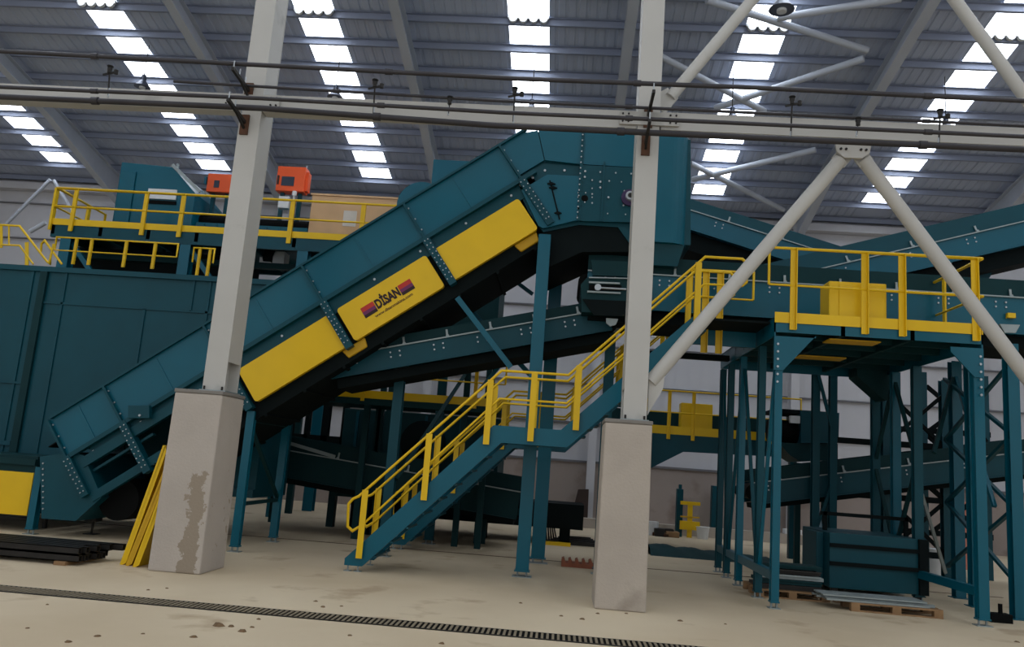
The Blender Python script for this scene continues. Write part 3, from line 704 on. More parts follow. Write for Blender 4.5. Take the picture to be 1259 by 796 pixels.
for (a, b, c, d) in (((1020, 417), (1088, 419), (1078, 413), (1026, 411)), ((983, 437), (1040, 441), (1042, 434), (994, 433))):
    q = gr(*a, ZD-.25); q1 = gr(*b, ZD-.25); q2 = gr(*c, ZD-.25)
    m = M(); m.box(q.x, q1.x, q.y, q.y+.34, ZD-.26, ZD-.24); o = m.build('service_hatch', YELO, plat); o['label'] = 'yellow hatch plate under the deck'
for sgn, x in ((1, XC0), (-1, XC1)):        # gusset plates on the front
    q = pt(1003 if sgn > 0 else 1168, 405, YC); zt_ = ZD-.28; zb_ = pt(952, 455, YC).z if sgn > 0 else pt(1213, 465, YC).z
    z1_ = pt(1024, 415, YC).z
    w_ = abs(q.x-x)
    m = M(); m.prism([(x, ZD-.3), (x+sgn*w_, ZD-.3), (x+sgn*w_, z1_-(.0 if sgn > 0 else .1)), (x+sgn*.13, zb_), (x, zb_)], YC-.012, YC+.01)
    for k in range(6): m.bolt(x+sgn*.05, YC-.012, ZD-.42-k*.11, .018)
    m.build('corner_gusset', [TEAL, ZINC], plat)
rowYs = ([YC+.08, 12.95, 14.2, 15.2, 16.0], [YC+.08, 14.0, 14.9, 15.8])
for side, x in ((0, XC0+.08), (1, XC1-.06)):
    rowY = rowYs[side]
    for k, y in enumerate(rowY):
        leg(None, x+(0 if k == 0 else random.uniform(-.02, .02)), y, .105 if side == 0 else .14, .13, zt=ZD-.3, par=plat, matx=TEAL if k in (0, 2) else TEALD)
    m = M(); m.box(x-.05, x+.05, rowY[0], rowY[-1], .38, .5); m.build('sill_beam', TEAL, plat)
    for k in range(4) if side == 0 else ():
        a, b = rowY[k], rowY[k+1]; m = M(); z0, z1 = (.5, 3.6) if k % 2 else (3.6, .5)
        m.bar((x, a+.08, z0), (x, b-.08, z1), .05, .05); m.build('diagonal_brace', TEAL if k == 0 else TEALD, plat)
for (y0_, z0_, y1_, z1_) in ((14.9, 3.7, 15.75, 2.3), (14.9, 3.7, 14.05, 2.3), (15.75, 2.1, 14.95, .8), (14.05, 2.1, 14.85, .8)):
    m = M(); m.bar((XC1-.06, y0_, z0_), (XC1-.06, y1_, z1_), .05, .06); m.build('diagonal_brace', GREEN, plat)
m = M(); m.bar((XC1-.0, 14.1, 1.9), (XC1+.8, 14.95, .4), .04, .05); m.build('diagonal_brace', GALV, plat)
# hanging hopper under the far edge of the deck
m = M(); yh = 15.3; p = pxp([(1054, 452), (1094, 452), (1093, 492), (1087, 492), (1054, 463)], yh); m.prism(p, yh, yh+.45); m.build('under_deck_hopper', GREEN, plat)
# railings
zt_ = ZD-.14
r0 = thing; L = XC1-XC0
gp = [ (XC0, YC-.03, ZD-.1), (XC1-.0, YC-.03, ZD-.1), (XC1+.0, YC+2.3, ZD-.1)]
pxs = [974, 1062, 1108, 1198]
guard('yellow guard railing along the front of the raised platform at right', gp, [pt(x, 400, YC).x-XC0 for x in pxs]+[L+.25, L+1.2, L+2.1], h=1.12, toe=.155, pw=.09, low=.1)
def box_px(name, label, cat, a, b, Y, depth, matx, bevel=.01, group=None):
    p = pt(*a, Y); q = pt(*b, Y); m = M(); m.box(p.x, q.x, Y, Y+depth, q.z, p.z); o = m.build(name, matx, None, bevel); tag(o, label, cat, group); return o
# yellow guard cabinet on platform
qc = pt(1020, 345, YC+.1); qd = pt(1091, 383, YC+.1)
t = thing('yellow_cabinet', 'yellow sheet metal cabinet behind the front railing of the raised platform', 'cabinet', (qc.x, YC+.3, ZD-.02))
m = M(); m.box(qc.x, qd.x, YC+.12, YC+.55, ZD-.02, qc.z); m.build('casing', YEL, t, .015)
m = M(); m.box(qc.x+.14, qd.x-.03, YC+.105, YC+.12, ZD+.02, qc.z-.03); m.build('door', YEL, t, .008)
# walkway from stair top to the platform, behind
t = thing('walkway', 'short teal walkway joining the stair top to the raised platform', 'walkway', ((1.9+XC0)/2, 12.5, ZD-.3))
x0 = pt(856, 386, YS0).x
m = M(); m.box(x0, XC0-.01, YS0+.0, 13.05, ZD-.08, ZD-.05); m.build('deck', BELLY, t)
lb0 = pt(780, 430, 14.95); lb1 = pt(897, 444, 14.95); m = M(); m.box(lb0.x, lb1.x, 14.95, 15.1, lb1.z, lb0.z); m.build('lower_cross_beam', BELLY, t)
m = M(); m.box(x0, XC0-.01, 12.99, 13.05, ZD-.32, ZD-.05); m.build('edge_channel', TEAL, t)
guard('short yellow railing at the far side of the stair top walkway', [(x0+.15, 12.98, ZD), (XC0-.12, 12.98, ZD)], [.35, .95], h=.9, toe=0, pw=.1, low=.45)
# ================================================================== GENERIC BELT CONVEYORS
def beltconv(name, label, a, b, Y0, Y1, hs=.26, hk=.22, bolts=True, belly=.18, cap=None, matx=TEAL, skirt=TEALD, brk=1.1):
    """a, b: ends (x,z) of the line where skirt meets side frame"""
    a = Vector(a); b = Vector(b); d = (b-a); L = d.length; d.normalize(); n = Vector((d.y, -d.x))
    if n.y > 0: n = -n
    Q = lambda u, v: (a.x+d.x*u+n.x*v, a.y+d.y*u+n.y*v)
    t = thing(name, label, 'conveyor', ((a.x+b.x)/2, (Y0+Y1)/2, min(a.y, b.y)-.3))
    for y0, y1, f in ((Y0, Y0+.03, -1), (Y1-.03, Y1, 1)):
        m = M(); m.prism([Q(0, 0), Q(L, 0), Q(L, hs), Q(0, hs)], y0, y1)
        m.prism([Q(0, hs-.012), Q(L, hs-.012), Q(L, hs), Q(0, hs)], y0-(.05 if f < 0 else 0), y1+(.05 if f > 0 else 0))
        if bolts and f < 0:
            u = .3
            while u < L-.1:
                for du_ in (0, .16):
                    for v in (.08, .16): x, z = Q(u+du_, v); m.bolt(x, y0, z, .016)
                u += brk
        m.build('side_frame', [matx, ZINC], t)
        m = M(); m.prism([Q(0, -hk), Q(L, -hk), Q(L, -.02), Q(0, -.02)], y0+(.05 if f < 0 else -.05), y1+(.05 if f < 0 else -.05)); m.build('skirt_plate', skirt, t)
        m = M(); m.prism([Q(0, -.022), Q(L, -.022), Q(L, 0), Q(0, 0)], y0-(.04 if f < 0 else 0), y1+(.04 if f > 0 else 0)); m.build('top_flange', GALV, t)
    u = .55
    while u < L-.1:
        for (y, s) in ((Y0-.02, -1),):
            m = M(); x, z = Q(u, -.01); x2, z2 = Q(u, -.15); m.bar((x, y+.03, z), (x2, y+.05, z2), .02, .035); m.cyl((x, y-.0, z+.02), (x, y+.03, z+.02), .03, 8)
        m.build('skirt_clamp', GALV, t); u += brk
    m = M(); m.prism([Q(.0, .02), Q(L, .02), Q(L, .05), Q(0, .05)], Y0+.06, Y1-.06); m.build('belt', BLACK, t)
    if belly:
        m = M(); m.prism([Q(.05, hs), Q(L-.05, hs), Q(L-.05, hs+belly), Q(.05, hs+belly)], Y0+.12, Y1-.12); m.build('return_tray', BELLY, t)
    for u in (0, L):
        m = M(); x, z = Q(u, .17); m.cyl((x, Y0+.05, z), (x, Y1-.05, z), .15, 18); m.build('drum', BLACK, t)
    return t, Q
def xz(px, py, Y): q = pt(px, py, Y); return (q.x, q.z)
# B: middle rising conveyor under the big one
beltconv('belt_conveyor', 'narrow teal belt conveyor rising right beneath the big inclined conveyor', xz(405, 441, 13.55), xz(748, 381, 13.55), 13.55, 14.75, hs=.36, hk=.2, belly=.16, brk=.75, matx=TEALD, skirt=GREEN)
# C: horizontal conveyor
cz = pt(950, 350, 13.4).z
tC, Q = beltconv('belt_conveyor', 'level teal belt conveyor running right from under the discharge chute behind the platform railing', (pt(722, 345, 13.4).x, cz+.03), (9.0, cz-.02), 13.35, 14.75, hs=.6, hk=.32, belly=.2, brk=.9, skirt=GREEN)
# its tensioning tail unit
t = thing('belt_tensioner_unit', 'chamfered teal tail box with a slotted screw tensioner, left of the middle column', 'machine', pt(745, 384, 13.3))
m = M(); m.prism(pxp([(714, 350), (722, 341), (800, 344), (800, 389), (715, 384)], 13.2), 13.2, 14.8); m.build('tail_box', GREEN, t, .01)
m = M(); m.prism(pxp([(727, 319), (800, 322), (800, 340), (729, 338)], 13.2), 13.25, 13.3); m.build('skirt', GREEN, t)
m = M(); m.prism(pxp([(724, 346.5), (762, 348), (762, 350), (724, 348.5)], 13.19), 13.16, 13.2); m.prism(pxp([(722, 358), (763, 360), (763, 362), (722, 360)], 13.19), 13.16, 13.2); m.prism(pxp([(724, 341), (800, 343), (800, 344), (724, 342.5)], 13.19), 13.16, 13.2); m.build('slide_rail', GALV, t)
m = M(); q = pt(735, 354, 13.17); q2 = pt(770, 356, 13.17); m.prism(pxp([(724, 350), (764, 351), (764, 358), (724, 357)], 13.19), 13.185, 13.2); m.build('slot', BLACK, t)
m = M(); m.tube([q, q2], .018, 8); m.cyl(q+Vector((0, .02, 0)), q+Vector((0, -.05, 0)), .055, 14); m.build('tension_screw', ZINC, t)
m = M(); m.prism(pxp([(716, 368), (795, 372), (795, 390), (730, 388)], 13.19), 13.17, 13.2); m.build('lower_guard', BELLY, t)
m = M(); m.prism(pxp([(745, 392), (760, 393), (757, 400), (750, 402), (745, 398)], 13.3), 13.25, 13.3); m.build('bright_bracket', GALV, t)
# D: rising right, E: falling right
beltconv('belt_conveyor', 'teal belt conveyor climbing to the right edge above the platform railing', xz(930, 350, 15.4), xz(1290, 266, 15.4), 15.4, 16.5, hs=.44, hk=.36, belly=.3, brk=1.25)
beltconv('belt_conveyor', 'blue teal belt conveyor descending right from behind the big discharge hood', xz(800, 244, 17.2), xz(1065, 328, 17.2), 17.2, 18.4, hs=.42, hk=.28, belly=.4, brk=1.2)
# low belt right
beltconv('belt_conveyor', 'low dark teal belt conveyor passing behind the platform legs at right', xz(925, 595, 17.0), xz(1275, 555, 17.0), 17.0, 18.2, hs=.42, hk=.26, belly=.1, brk=1.3, matx=TEALD, skirt=GREEN)
# low belt left (descending right)
beltconv('belt_conveyor', 'low dark belt conveyor descending right under the big inclined conveyor', xz(300, 545, 17.0), xz(640, 606, 17.0), 17.0, 18.4, hs=.55, hk=.3, belly=.12, brk=1.5, matx=GREEN, skirt=GREEN, bolts=False)
# ================================================================== SILO at left
YSI = 14.9; zt_ = pt(0, 325, YSI).z
silo = thing('storage_bunker', 'large dark teal sheet steel bunker at left behind the conveyor tail', 'bunker', (-9, 17, 0))
xl = -13.5; xr_ = pt(345, 350, YSI).x; zb_ = .75
m = M(); m.box(xl, xr_, YSI, 16.6, zb_, zt_); m.build('body', TEALD, silo)
m = M(); m.box(xl, xr_+.05, YSI-.06, YSI, zt_-.1, zt_+.0); zz = pt(150, 378, YSI).z; m.box(pt(45, 370, YSI).x, xr_, YSI-.025, YSI, zz-.02, zz+.02); m.box(xl, xr_, YSI-.1, YSI, zb_, zb_+.15)
zz2 = pt(10, 470, YSI).z; m.box(xl, pt(28, 470, YSI).x, YSI-.04, YSI, zz2-.02, zz2+.02)
zz2 = pt(10, 545, YSI).z; m.box(xl, pt(28, 470, YSI).x, YSI-.06, YSI, zz2-.04, zz2+.04); m.build('horizontal_stiffener', TEALD, silo)
for px, w, z0 in ((45, .14, zb_), (30, .05, zb_), (72, .04, zb_), (175, .05, zb_), (252, .05, zb_), (232, .03, zz)):
    x = pt(px, 400, YSI).x; m = M(); m.box(x-w/2, x+w/2, YSI-(.06 if px == 45 else .025), YSI, z0, zt_-.1 if px != 175 else zz); m.build('vertical_stiffener', GREEN if px == 45 else TEALD, silo)
for k in range(3):
    x = xl+1.6+k*2.2; m = M(); m.box(x-.09, x+.09, 16.2, 16.4, 0, zb_); m.build('leg', TEALD, silo)
# small sunk box at front with yellow cover
t = thing('press_base_unit', 'low teal machine base with a yellow front cover at the left edge', 'machine', (-9.8, 13.9, 0))
yb_ = 13.45; q0 = pt(50, 562, yb_); q1 = pt(46, 637, yb_)
m = M(); m.box(-13, q0.x-.04, yb_, 14.8, .28, q0.z); m.box(-13, q0.x-.04, yb_-.06, yb_, q0.z-.15, q0.z-.05); m.build('base_frame', GREEN, t)
q2 = pt(42, 582, yb_-.05); q3 = pt(40, 635, yb_-.05); m = M(); m.box(-13, q2.x, yb_-.06, yb_, q3.z, q2.z); m.build('yellow_cover', YEL, t)
for x in (-12.6, -11.2, q0.x-.2): m = M(); m.cyl((x, 14.2, 0), (x, 14.2, .3), .04, 10); m.build('foot', DKST, t)
# ================================================================== UPPER LEFT PLATFORM with machines
YE = 20.; ZE = pt(300, 287, YE).z
q0 = pt(65, 270, YE); q1 = pt(520, 300, YE); XE0, XE1 = q0.x, q1.x+.6
t = thing('high_gantry', 'high teal gantry deck at upper left carrying the cabinet and orange boxes', 'platform', ((XE0+XE1)/2, YE+1.5, 0))
m = M(); m.box(XE0, XE1, YE, YE+3.2, ZE-.06, ZE-.02); m.build('deck', TEALD, t)
m = M(); m.box(XE0, XE1, YE, YE+.08, ZE-.38, ZE-.06); m.box(XE0, XE1, YE+3.1, YE+3.2, ZE-.38, ZE-.06)
for k in range(9): x = XE0+k*(XE1-XE0-.1)/8; m.box(x, x+.1, YE, YE+3.2, ZE-.3, ZE-.06)
m.build('edge_beam', TEALD, t)
for px, yy in ((82, 285), (228, 300), (372, 310)):
    x = pt(px, yy, YE).x
    for y in (YE+.15, YE+3.0):
        m = M(); m.hbeam((x, y, 0), (x, y, ZE-.38), .28, .28, .02, 0, (1, 0, 0)); m.build('leg', TEAL, t)
    m = M(); m.bar((x+.1, YE+.2, ZE-.5), (x+1.3, YE+.2, ZE-1.9), .1, .12); m.build('knee_brace', TEAL, t)
guard('yellow railing along the high gantry at upper left', [(XE0, YE+2.2, ZE-.05), (XE0, YE-.03, ZE-.05), (XE1, YE-.03, ZE-.05)], [.7, 2.2]+[2.23+pt(x, 290, YE).x-XE0 for x in (86, 174, 220, 356, 444)], h=1.0, toe=.17, pw=.13, low=.16, r=.028)
guard('far yellow railing behind the corner of the high gantry, sloping away', [(XE0+.9, YE+3.1, ZE), (XE0+3.1, YE+3.1, ZE)], [.2, 1.2, 2.1], h=.8, toe=0, pw=.1, low=0, r=.025)
# cabinet
yk = YE+.6
t = thing('shredder_housing', 'tall teal machine housing with a sloped right shoulder on the high gantry', 'machine', pt(190, 280, yk))
zd = ZE-.02
c0 = pt(143, 262, yk); c1 = pt(149, 200, yk)
top = [pt(x, y, yk) for x, y in ((149, 199), (176, 199), (212, 205), (240, 238))]
m = M(); m.prism([(c1.x, zd), (c1.x, top[0].z), (top[2].x, top[2].z), (top[3].x, top[3].z), (top[3].x+.0, zd)], yk+.02, yk+2.0); m.build('housing', TEAL, t, .02)
m = M(); a = pt(150, 210, yk); b = pt(172, 262, yk); m.box(a.x, a.x+.42, yk-.03, yk+.02, zd+.1, a.z); m.build('door', TEAL, t, .02)
m = M(); a = pt(183, 232, yk); b = pt(216, 246, yk); m.box(a.x, b.x, yk-.02, yk+.02, b.z, a.z); m.build('pale_panel', PLASTIC, t)
m = M(); a = pt(183, 246, yk); b = pt(216, 252, yk); m.box(a.x, b.x, yk-.01, yk+.02, b.z, a.z); m.build('dark_gap', BLACK, t)
m = M()
for px in (158, 208): q = pt(px, 197, yk); m.cyl((q.x, yk+.5, q.z-.1), (q.x, yk+.5, q.z+.08), .04, 8)
m.build('lifting_eye', GALV, t)
m = M(); m.bar(pt(212, 203, yk), pt(246, 236, yk), .05, .09); m.build('edge_trim', GALV, t)
t = thing('press_machine', 'low teal press with dark cylinders behind the railing, between cabinet and plywood crate', 'machine', pt(300, 285, yk))
a = pt(243, 262, yk); b = pt(380, 268, yk)
m = M(); m.box(a.x, b.x, yk, yk+1.8, zd, zd+.42); 
for k in range(8): x = a.x+.2+k*(b.x-a.x-.3)/8; m.box(x, x+.04, yk-.03, yk, zd+.05, zd+.4)
m.build('bed', TEAL, t)
m = M(); a = pt(244, 240, yk+.3); b = pt(282, 246, yk+.3); m.cyl((a.x, yk+.6, zd+.62), (b.x+.4, yk+.6, zd+.62), .2, 18); m.cyl((b.x+.5, yk+.6, zd+.6), (b.x+2.2, yk+.6, zd+.6), .17, 18); m.build('cylinder', BLACK, t)
m = M(); a = pt(320, 240, yk+.9); b = pt(341, 250, yk+.9); m.box(a.x-.0, b.x+.1, yk+.8, yk+1.5, zd+.42, zd+.85); m.box(b.x+.75, b.x+1.4, yk+.8, yk+1.5, zd+.42, zd+.9); m.build('head_block', GALV, t)
def orange(name, label, px0, px1, py0, py1, screen, yk_):
    a = pt(px0, py0, yk_); b = pt(px1, py1, yk_)
    t = thing(name, label, 'control box', ((a.x+b.x)/2, yk_+.2, zd))
    m = M(); m.box(a.x, b.x, yk_, yk_+.35, b.z, a.z); m.build('case', ORANGE, t, .02)
    if screen:
        c = pt(347, 217, yk_); d = pt(361, 229, yk_); m = M(); m.box(c.x, d.x, yk_-.015, yk_, d.z, c.z); m.build('display', SCREEN, t)
        m = M(); c = pt(342, 216, yk_); m.box(c.x, c.x+.04, yk_-.04, yk_, c.z-.25, c.z); m.build('door_handle', DKST, t)
        m = M(); m.box(b.x, b.x+.07, yk_+.08, yk_+.3, b.z+.05, a.z-.12); m.build('side_duct', ORANGE, t)
        m = M(); m.cyl((b.x-.02, yk_+.1, a.z), (b.x-.02, yk_+.1, a.z+.07), .02, 8); m.build('lifting_eye', ZINC, t)
    else:
        m = M(); c = pt(264, 222, yk_); d = pt(269, 231, yk_); m.box(c.x, d.x, yk_-.02, yk_, d.z, c.z); m.build('side_slot', SCREEN, t)
        c = pt(254, 218, yk_); m = M(); m.box(c.x-.03, c.x+.03, yk_-.05, yk_+.05, c.z-.2, c.z); m.build('bracket', TEAL, t)
    m = M()
    for x in (a.x+.15, b.x-.15): m.box(x-.05, x+.05, yk_+.15, yk_+.25, zd, b.z)
    m.build('stand', TEALD, t)
    return t, a, b
orange('control_box', 'plain orange control box partly behind the left column', 256, 283, 213, 237, False, YE+1.2)
orange('control_box', 'orange control box with a dark square screen, right of the left column', 342, 373, 204, 236, True, YE+1.0)
o = box_px('white_terminal_box', 'small white box right below the orange box with a screen', 'box', (343, 241), (354, 256), YE+.75, .2, PLASTIC)
q = pt(361, 240, YE+.8); m = M(); m.cyl((q.x, YE+.85, zd), (q.x, YE+.85, q.z+.05), .03, 10); m.cyl((q.x, YE+.85, q.z), (q.x, YE+.85, q.z+.12), .06, 12); tag(m.build('small_air_filter', PLASTIC), 'thin pale pipe stub beside the small white box', 'fitting')
ykc = YE+.5; a = pt(384, 240, ykc); b = pt(505, 285, ykc)
t = thing('plywood_crate', 'pale plywood crate behind the gantry railing with a white paper sheet', 'crate', ((a.x+b.x)/2, ykc+.6, zd))
m = M(); m.box(a.x, b.x, ykc, ykc+1.3, zd, a.z); m.build('crate_box', PLY, t, .01)
m = M(); xm_ = pt(446, 265, ykc).x
for x in (xm_,): m.box(x-.02, x+.02, ykc-.006, ykc, zd, a.z)
m.box(a.x-.03, b.x+.03, ykc-.03, ykc+1.33, a.z, a.z+.05); m.build('batten', PLY, t)
m = M(); c = pt(423, 259, ykc); d = pt(437, 279, ykc); m.box(c.x, d.x, ykc-.008, ykc, d.z, c.z); m.build('paper_sheet', PAPER, t)
t = thing('sorting_line', 'long dark machine line with two pale boxes under the high gantry at left', 'machine', pt(200, 330, 21.5))
yy_ = 21.4; a = pt(88, 306, yy_); b = pt(300, 320, yy_); c = pt(400, 332, yy_)
m = M(); m.box(a.x, b.x, yy_, yy_+1.2, b.z-.9, b.z+.1); m.build('line_body', BELLY, t)
m = M(); m.box(a.x+.1, c.x, yy_-.2, yy_, c.z-.1, c.z+.06); m.box(a.x+.1, c.x, yy_-.2, yy_, c.z+.45, c.z+.58); m.build('line_rail', GREEN, t)
for x0_ in (322, 338): q = pt(x0_, 310, yy_); m = M(); m.box(q.x, q.x+.32, yy_-.1, yy_+.3, q.z-.42, q.z); m.build('pale_box', PLASTIC, t)
m = M(); q = pt(331, 308, yy_); m.prism([(q.x-.2, q.z+.1), (q.x+.25, q.z+.1), (q.x+.12, q.z-.35), (q.x-.08, q.z-.35)], yy_-.15, yy_+.2); m.build('funnel', BELLY, t)
for f in (0, .33, .66, 1): x = a.x+.3+(c.x-a.x-.6)*f; m = M(); m.box(x-.08, x+.08, yy_+.1, yy_+.26, 0, c.z+.45); m.build('leg', GREEN, t)
# middle-left lower walkway on the bunker
YF = 17.6
a = pt(75, 292, YF); b = pt(216, 305, YF); zf_ = zt_+.02
zf = pt(140, 328, YF).z
guard('low yellow railing on top of the dark bunker at left', [(a.x, YF, zf), (b.x, YF, zf)], [pt(x, 310, YF).x-a.x for x in (92, 111, 154, 190)], h=a.z-zf, toe=0, pw=.085, low=0, r=.02)
a2 = pt(228, 310, YF); guard('short yellow railing piece behind the knee brace by the left column', [(a2.x, YF+.6, zf), (a2.x+.35, YF+.6, zf)], [.05, .3], h=.7, toe=0, pw=.08, low=0, midr=False)
# stair rails at far left
t = thing('stair_handrail', 'yellow stair handrails falling right at the far left edge above the bunker', 'railing', pt(30, 325, 16.9))
YR = 16.8
m = M(); m.tube([pt(-30, 275, YR), pt(24, 278, YR), pt(58, 322, YR), pt(61, 324, YR), pt(62, 317, YR), pt(66, 300, YR)], .025, 8); m.build('top_rail', YEL, t)
m = M(); m.tube([pt(-30, 300, YR), pt(24, 302, YR), pt(41, 325, YR)], .02, 8); m.build('mid_rail', YEL, t)
m = M(); Y2 = YR+.8; m.tube([pt(50, 311, Y2), pt(51, 300, Y2), pt(55, 296, Y2), pt(76, 325, Y2)], .025, 8); m.build('top_rail', YEL, t)
for px, y0, y1 in ((1, 278, 305), (11, 278, 302), (33, 298, 328)):
    m = M(); a = pt(px, y0, YR); b = pt(px, y1, YR); m.bar(b, a, .08 if px != 11 else .03, .02, 0, (1, 0, 0)); m.build('post', YEL, t)
# teal tops behind the big conveyor
m = M(); a = pt(533, 196, 17.5); b = pt(590, 240, 17.5); m.box(a.x, b.x+.6, 17.5, 19.2, b.z-.5, a.z)
t = thing('hopper', 'plain teal hopper top showing above the middle of the big conveyor', 'hopper', (a.x+.5, 18, a.z-2)); m.build('hopper_box', TEAL, t, .01)
m = M(); a = pt(493, 245, 17.5); c = pt(520, 236, 17.5); m.cyl((c.x, 17.4, c.z-.35), (c.x, 18.8, c.z-.35), .55, 28); m.build('rounded_cover', TEAL, t)
m = M(); m.box(a.x-.1, a.x+2.4, 17.6, 19.0, 4.2, a.z-.6); m.build('lower_box', GREEN, t)
for x in (a.x, a.x+2.3):
    for y in (17.7, 18.5): m = M(); m.box(x-.06, x+.06, y-.06, y+.06, 0, 4.2); m.build('leg', GREEN, t)
# ================================================================== BACK MIDDLE: dark machine and platforms
YG = 16.4
t = thing('low_gantry', 'low rear gantry with teal deck seen under the big conveyor', 'platform', pt(500, 500, YG+1))
a = pt(395, 479, YG); b = pt(605, 493, YG); zg = (a.z+b.z)/2
m = M(); m.box(a.x-.6, b.x+.2, YG, YG+1.4, zg-.25, zg-.12); m.build('deck', GREEN, t)
for px in (452, 600): 
    x = pt(px, 500, YG+.2).x
    for y in (YG+.2, YG+1.3): m = M(); m.box(x-.06, x+.06, y-.06, y+.06, 0, zg-.25); m.build('leg', GREEN, t)
guard('yellow railing of the low rear gantry under the big conveyor', [(a.x-.5, YG-.02, zg-.12), (b.x+.2, YG-.02, zg-.12)], [pt(x, 480, YG).x-a.x+.5 for x in (447, 492, 585)], h=.93, toe=.16, pw=.08, low=.06)
# press block, its colour darkened for the dim back of the hall
t = thing('baling_press', 'dark green steel press block behind the staircase foot under the rear gantry', 'machine', pt(500, 600, 18.6))
a = pt(424, 502, 18.6); b = pt(610, 600, 18.6)
m = M(); m.box(a.x, b.x, 18.6, 20.6, .7, a.z); m.build('press_body', GREEN, t, .02)
m = M(); m.box(a.x+.6, b.x+2., 18.9, 20.4, .35, .9); m.build('press_bed', BELLY, t)
for x in (a.x+.4, b.x-.3, b.x+1.6): m = M(); m.box(x-.12, x+.12, 19, 19.3, 0, .7); m.build('foot', BELLY, t)
m = M(); c = pt(520, 545, 18.5); m.cyl((c.x, 18.4, c.z), (c.x, 18.6, c.z), .5, 28); m.build('round_cover', BELLY, t)
m = M()
for k in range(4): x = a.x+.3+k*.8; m.box(x, x+.06, 18.54, 18.6, .8, a.z-.05)
m.build('body_rib', TEALD, t)
# frame with openings at left of press
t = thing('window_frame_machine', 'dark machine frame with three pale openings left of the press block', 'machine', pt(395, 560, 18.2))
yq = 18.7
m = M()
for (x0_, x1_) in ((355, 362), (377, 382), (398, 406), (422, 428)): 
    p0 = pt(x0_, 500, yq); p1 = pt(x1_, 500, yq); m.box(p0.x, p1.x, yq, yq+.2, 1.4, 3.4)
p0 = pt(340, 500, yq); p1 = pt(428, 500, yq); zA = pt(400, 498, yq).z; zB = pt(400, 536, yq).z
m.box(p0.x-.1, p1.x, yq, yq+.2, zA, zA+.45); m.box(p0.x-.1, p1.x, yq, yq+.2, 1.3, zB); m.build('open_frame', BELLY, t)
m = M()
for x in (p0.x+.2, p1.x-.15): m.box(x-.08, x+.08, yq, yq+.2, 0, 1.3)
m.build('leg', GREEN, t)
m = M(); m.bar(pt(355, 545, 16.9), pt(412, 562, 16.9), .03, .07); m.build('bright_edge', GALV, t)
# conveyor support legs behind the stairs
for i, (px, py, Yl, top_, lab) in enumerate(((483, 560, 14.2, 449, 'dark teal post with a pale top plate under the narrow rising conveyor'), (540, 520, 16.8, 445, 'blue teal post under the narrow rising conveyor, right of the pale topped one'),
                                             (749, 450, 14.2, 404, 'teal post under the tensioner unit behind the middle column'), (790, 440, 14.0, 388, 'teal post just right of the middle column'))):
    q = pt(px, py, Yl); t = thing('support_post', lab, 'post', (q.x, Yl, 0)); zt2 = pt(px, top_, Yl).z
    leg(None, q.x, Yl, .17, .17, zt=zt2, name='shaft', par=t, matx=TEAL if i == 3 else TEALD)
    if i in (0, 2):
        m = M(); m.prism([(q.x-.2, zt2+.1), (q.x+.2, zt2+.1), (q.x+.13, zt2-.08), (q.x-.13, zt2-.08)], Yl-.12, Yl-.095); m.build('head_plate', GALV, t)
    if i == 0: m = M(); m.bar((q.x+.85, 16.7, zt2+.2), (q.x+.1, Yl, 1.3), .05, .07); m.bar((q.x+.9, 16.7, 0), (q.x+.9, 16.7, zt2+.3), .12, .12); m.build('back_strut', GREEN, t)
    if i in (2, 3): pass
# back platform D
YD = 20.; a = pt(795, 527, YD); b = pt(950, 543, YD); zd2 = (a.z+b.z)/2-.05
t = thing('platform', 'far teal platform with yellow edge behind the middle pedestal', 'platform', ((a.x+b.x)/2, YD+.8, 0))
m = M(); m.box(a.x-.9, b.x+.6, YD, YD+1.6, zd2-.1, zd2); m.prism([(a.x-.9, zd2-.1), (b.x+.6, zd2-.1), (b.x+.6, zd2-.35), (a.x+.9, zd2-.4), (a.x-.3, zd2-1.1), (a.x-.9, zd2-1.5)], YD, YD+.05); m.build('deck', TEALD, t)
for x in (a.x-.8, b.x+.5):
    for y in (YD+.1, YD+1.5): m = M(); m.box(x-.08, x+.08, y-.08, y+.08, 0, zd2-.1); m.build('leg', TEALD, t)
m = M(); m.box(a.x-.9, b.x+.6, YD+1.0, YD+1.6, zd2, zd2+.62); m.build('side_panel', GREEN, t)
guard('yellow railing of the far platform behind the middle pedestal', [(a.x+.1, YD-.02, zd2), (b.x+.6, YD-.02, zd2)], [pt(x, 520, YD).x-a.x-.1 for x in (822, 852)]+[2.55, 2.9], h=1.05, toe=.2, pw=.08, low=.12)
p = pt(838, 495, YD+.2); q = pt(876, 532, YD+.2); m = M(); m.box(p.x, q.x, YD+.25, YD+.6, zd2+.0, p.z); o = m.build('yellow_box', YEL, None, .015); tag(o, 'yellow box on the far platform behind the middle pedestal', 'box')
# hopper and motor at the right of that
yh = 18.4
t = thing('sorting_hopper', 'dark teal hopper with motor seen between the platform legs, above the low belt', 'hopper', pt(1000, 590, yh))
m = M(); m.prism(pxp([(985, 505), (1032, 508), (1031, 545), (985, 545)], yh), yh, yh+1.2); m.build('hopper_box', TEALD, t)
m = M(); m.prism(pxp([(958, 545), (1031, 546), (1031, 566), (985, 568), (972, 560)], yh), yh+.05, yh+1.1); m.build('hopper_mouth', GREEN, t)
m = M(); c = pt(970, 524, yh); m.cyl((c.x-.35, yh+.4, c.z-.1), (c.x+.4, yh+.4, c.z-.1), .25, 20); m.build('drive_motor', BLACK, t)
m = M(); c = pt(978, 516, yh); m.box(c.x-.1, c.x+.1, yh+.0, yh+.15, c.z-.08, c.z+.08); m.build('terminal_cap', PLASTIC, t)
m = M(); m.prism(pxp([(955, 502), (1030, 507), (1030, 512), (955, 507)], yh), yh+.1, yh+1.1); m.build('top_frame', BELLY, t)
m = M(); 
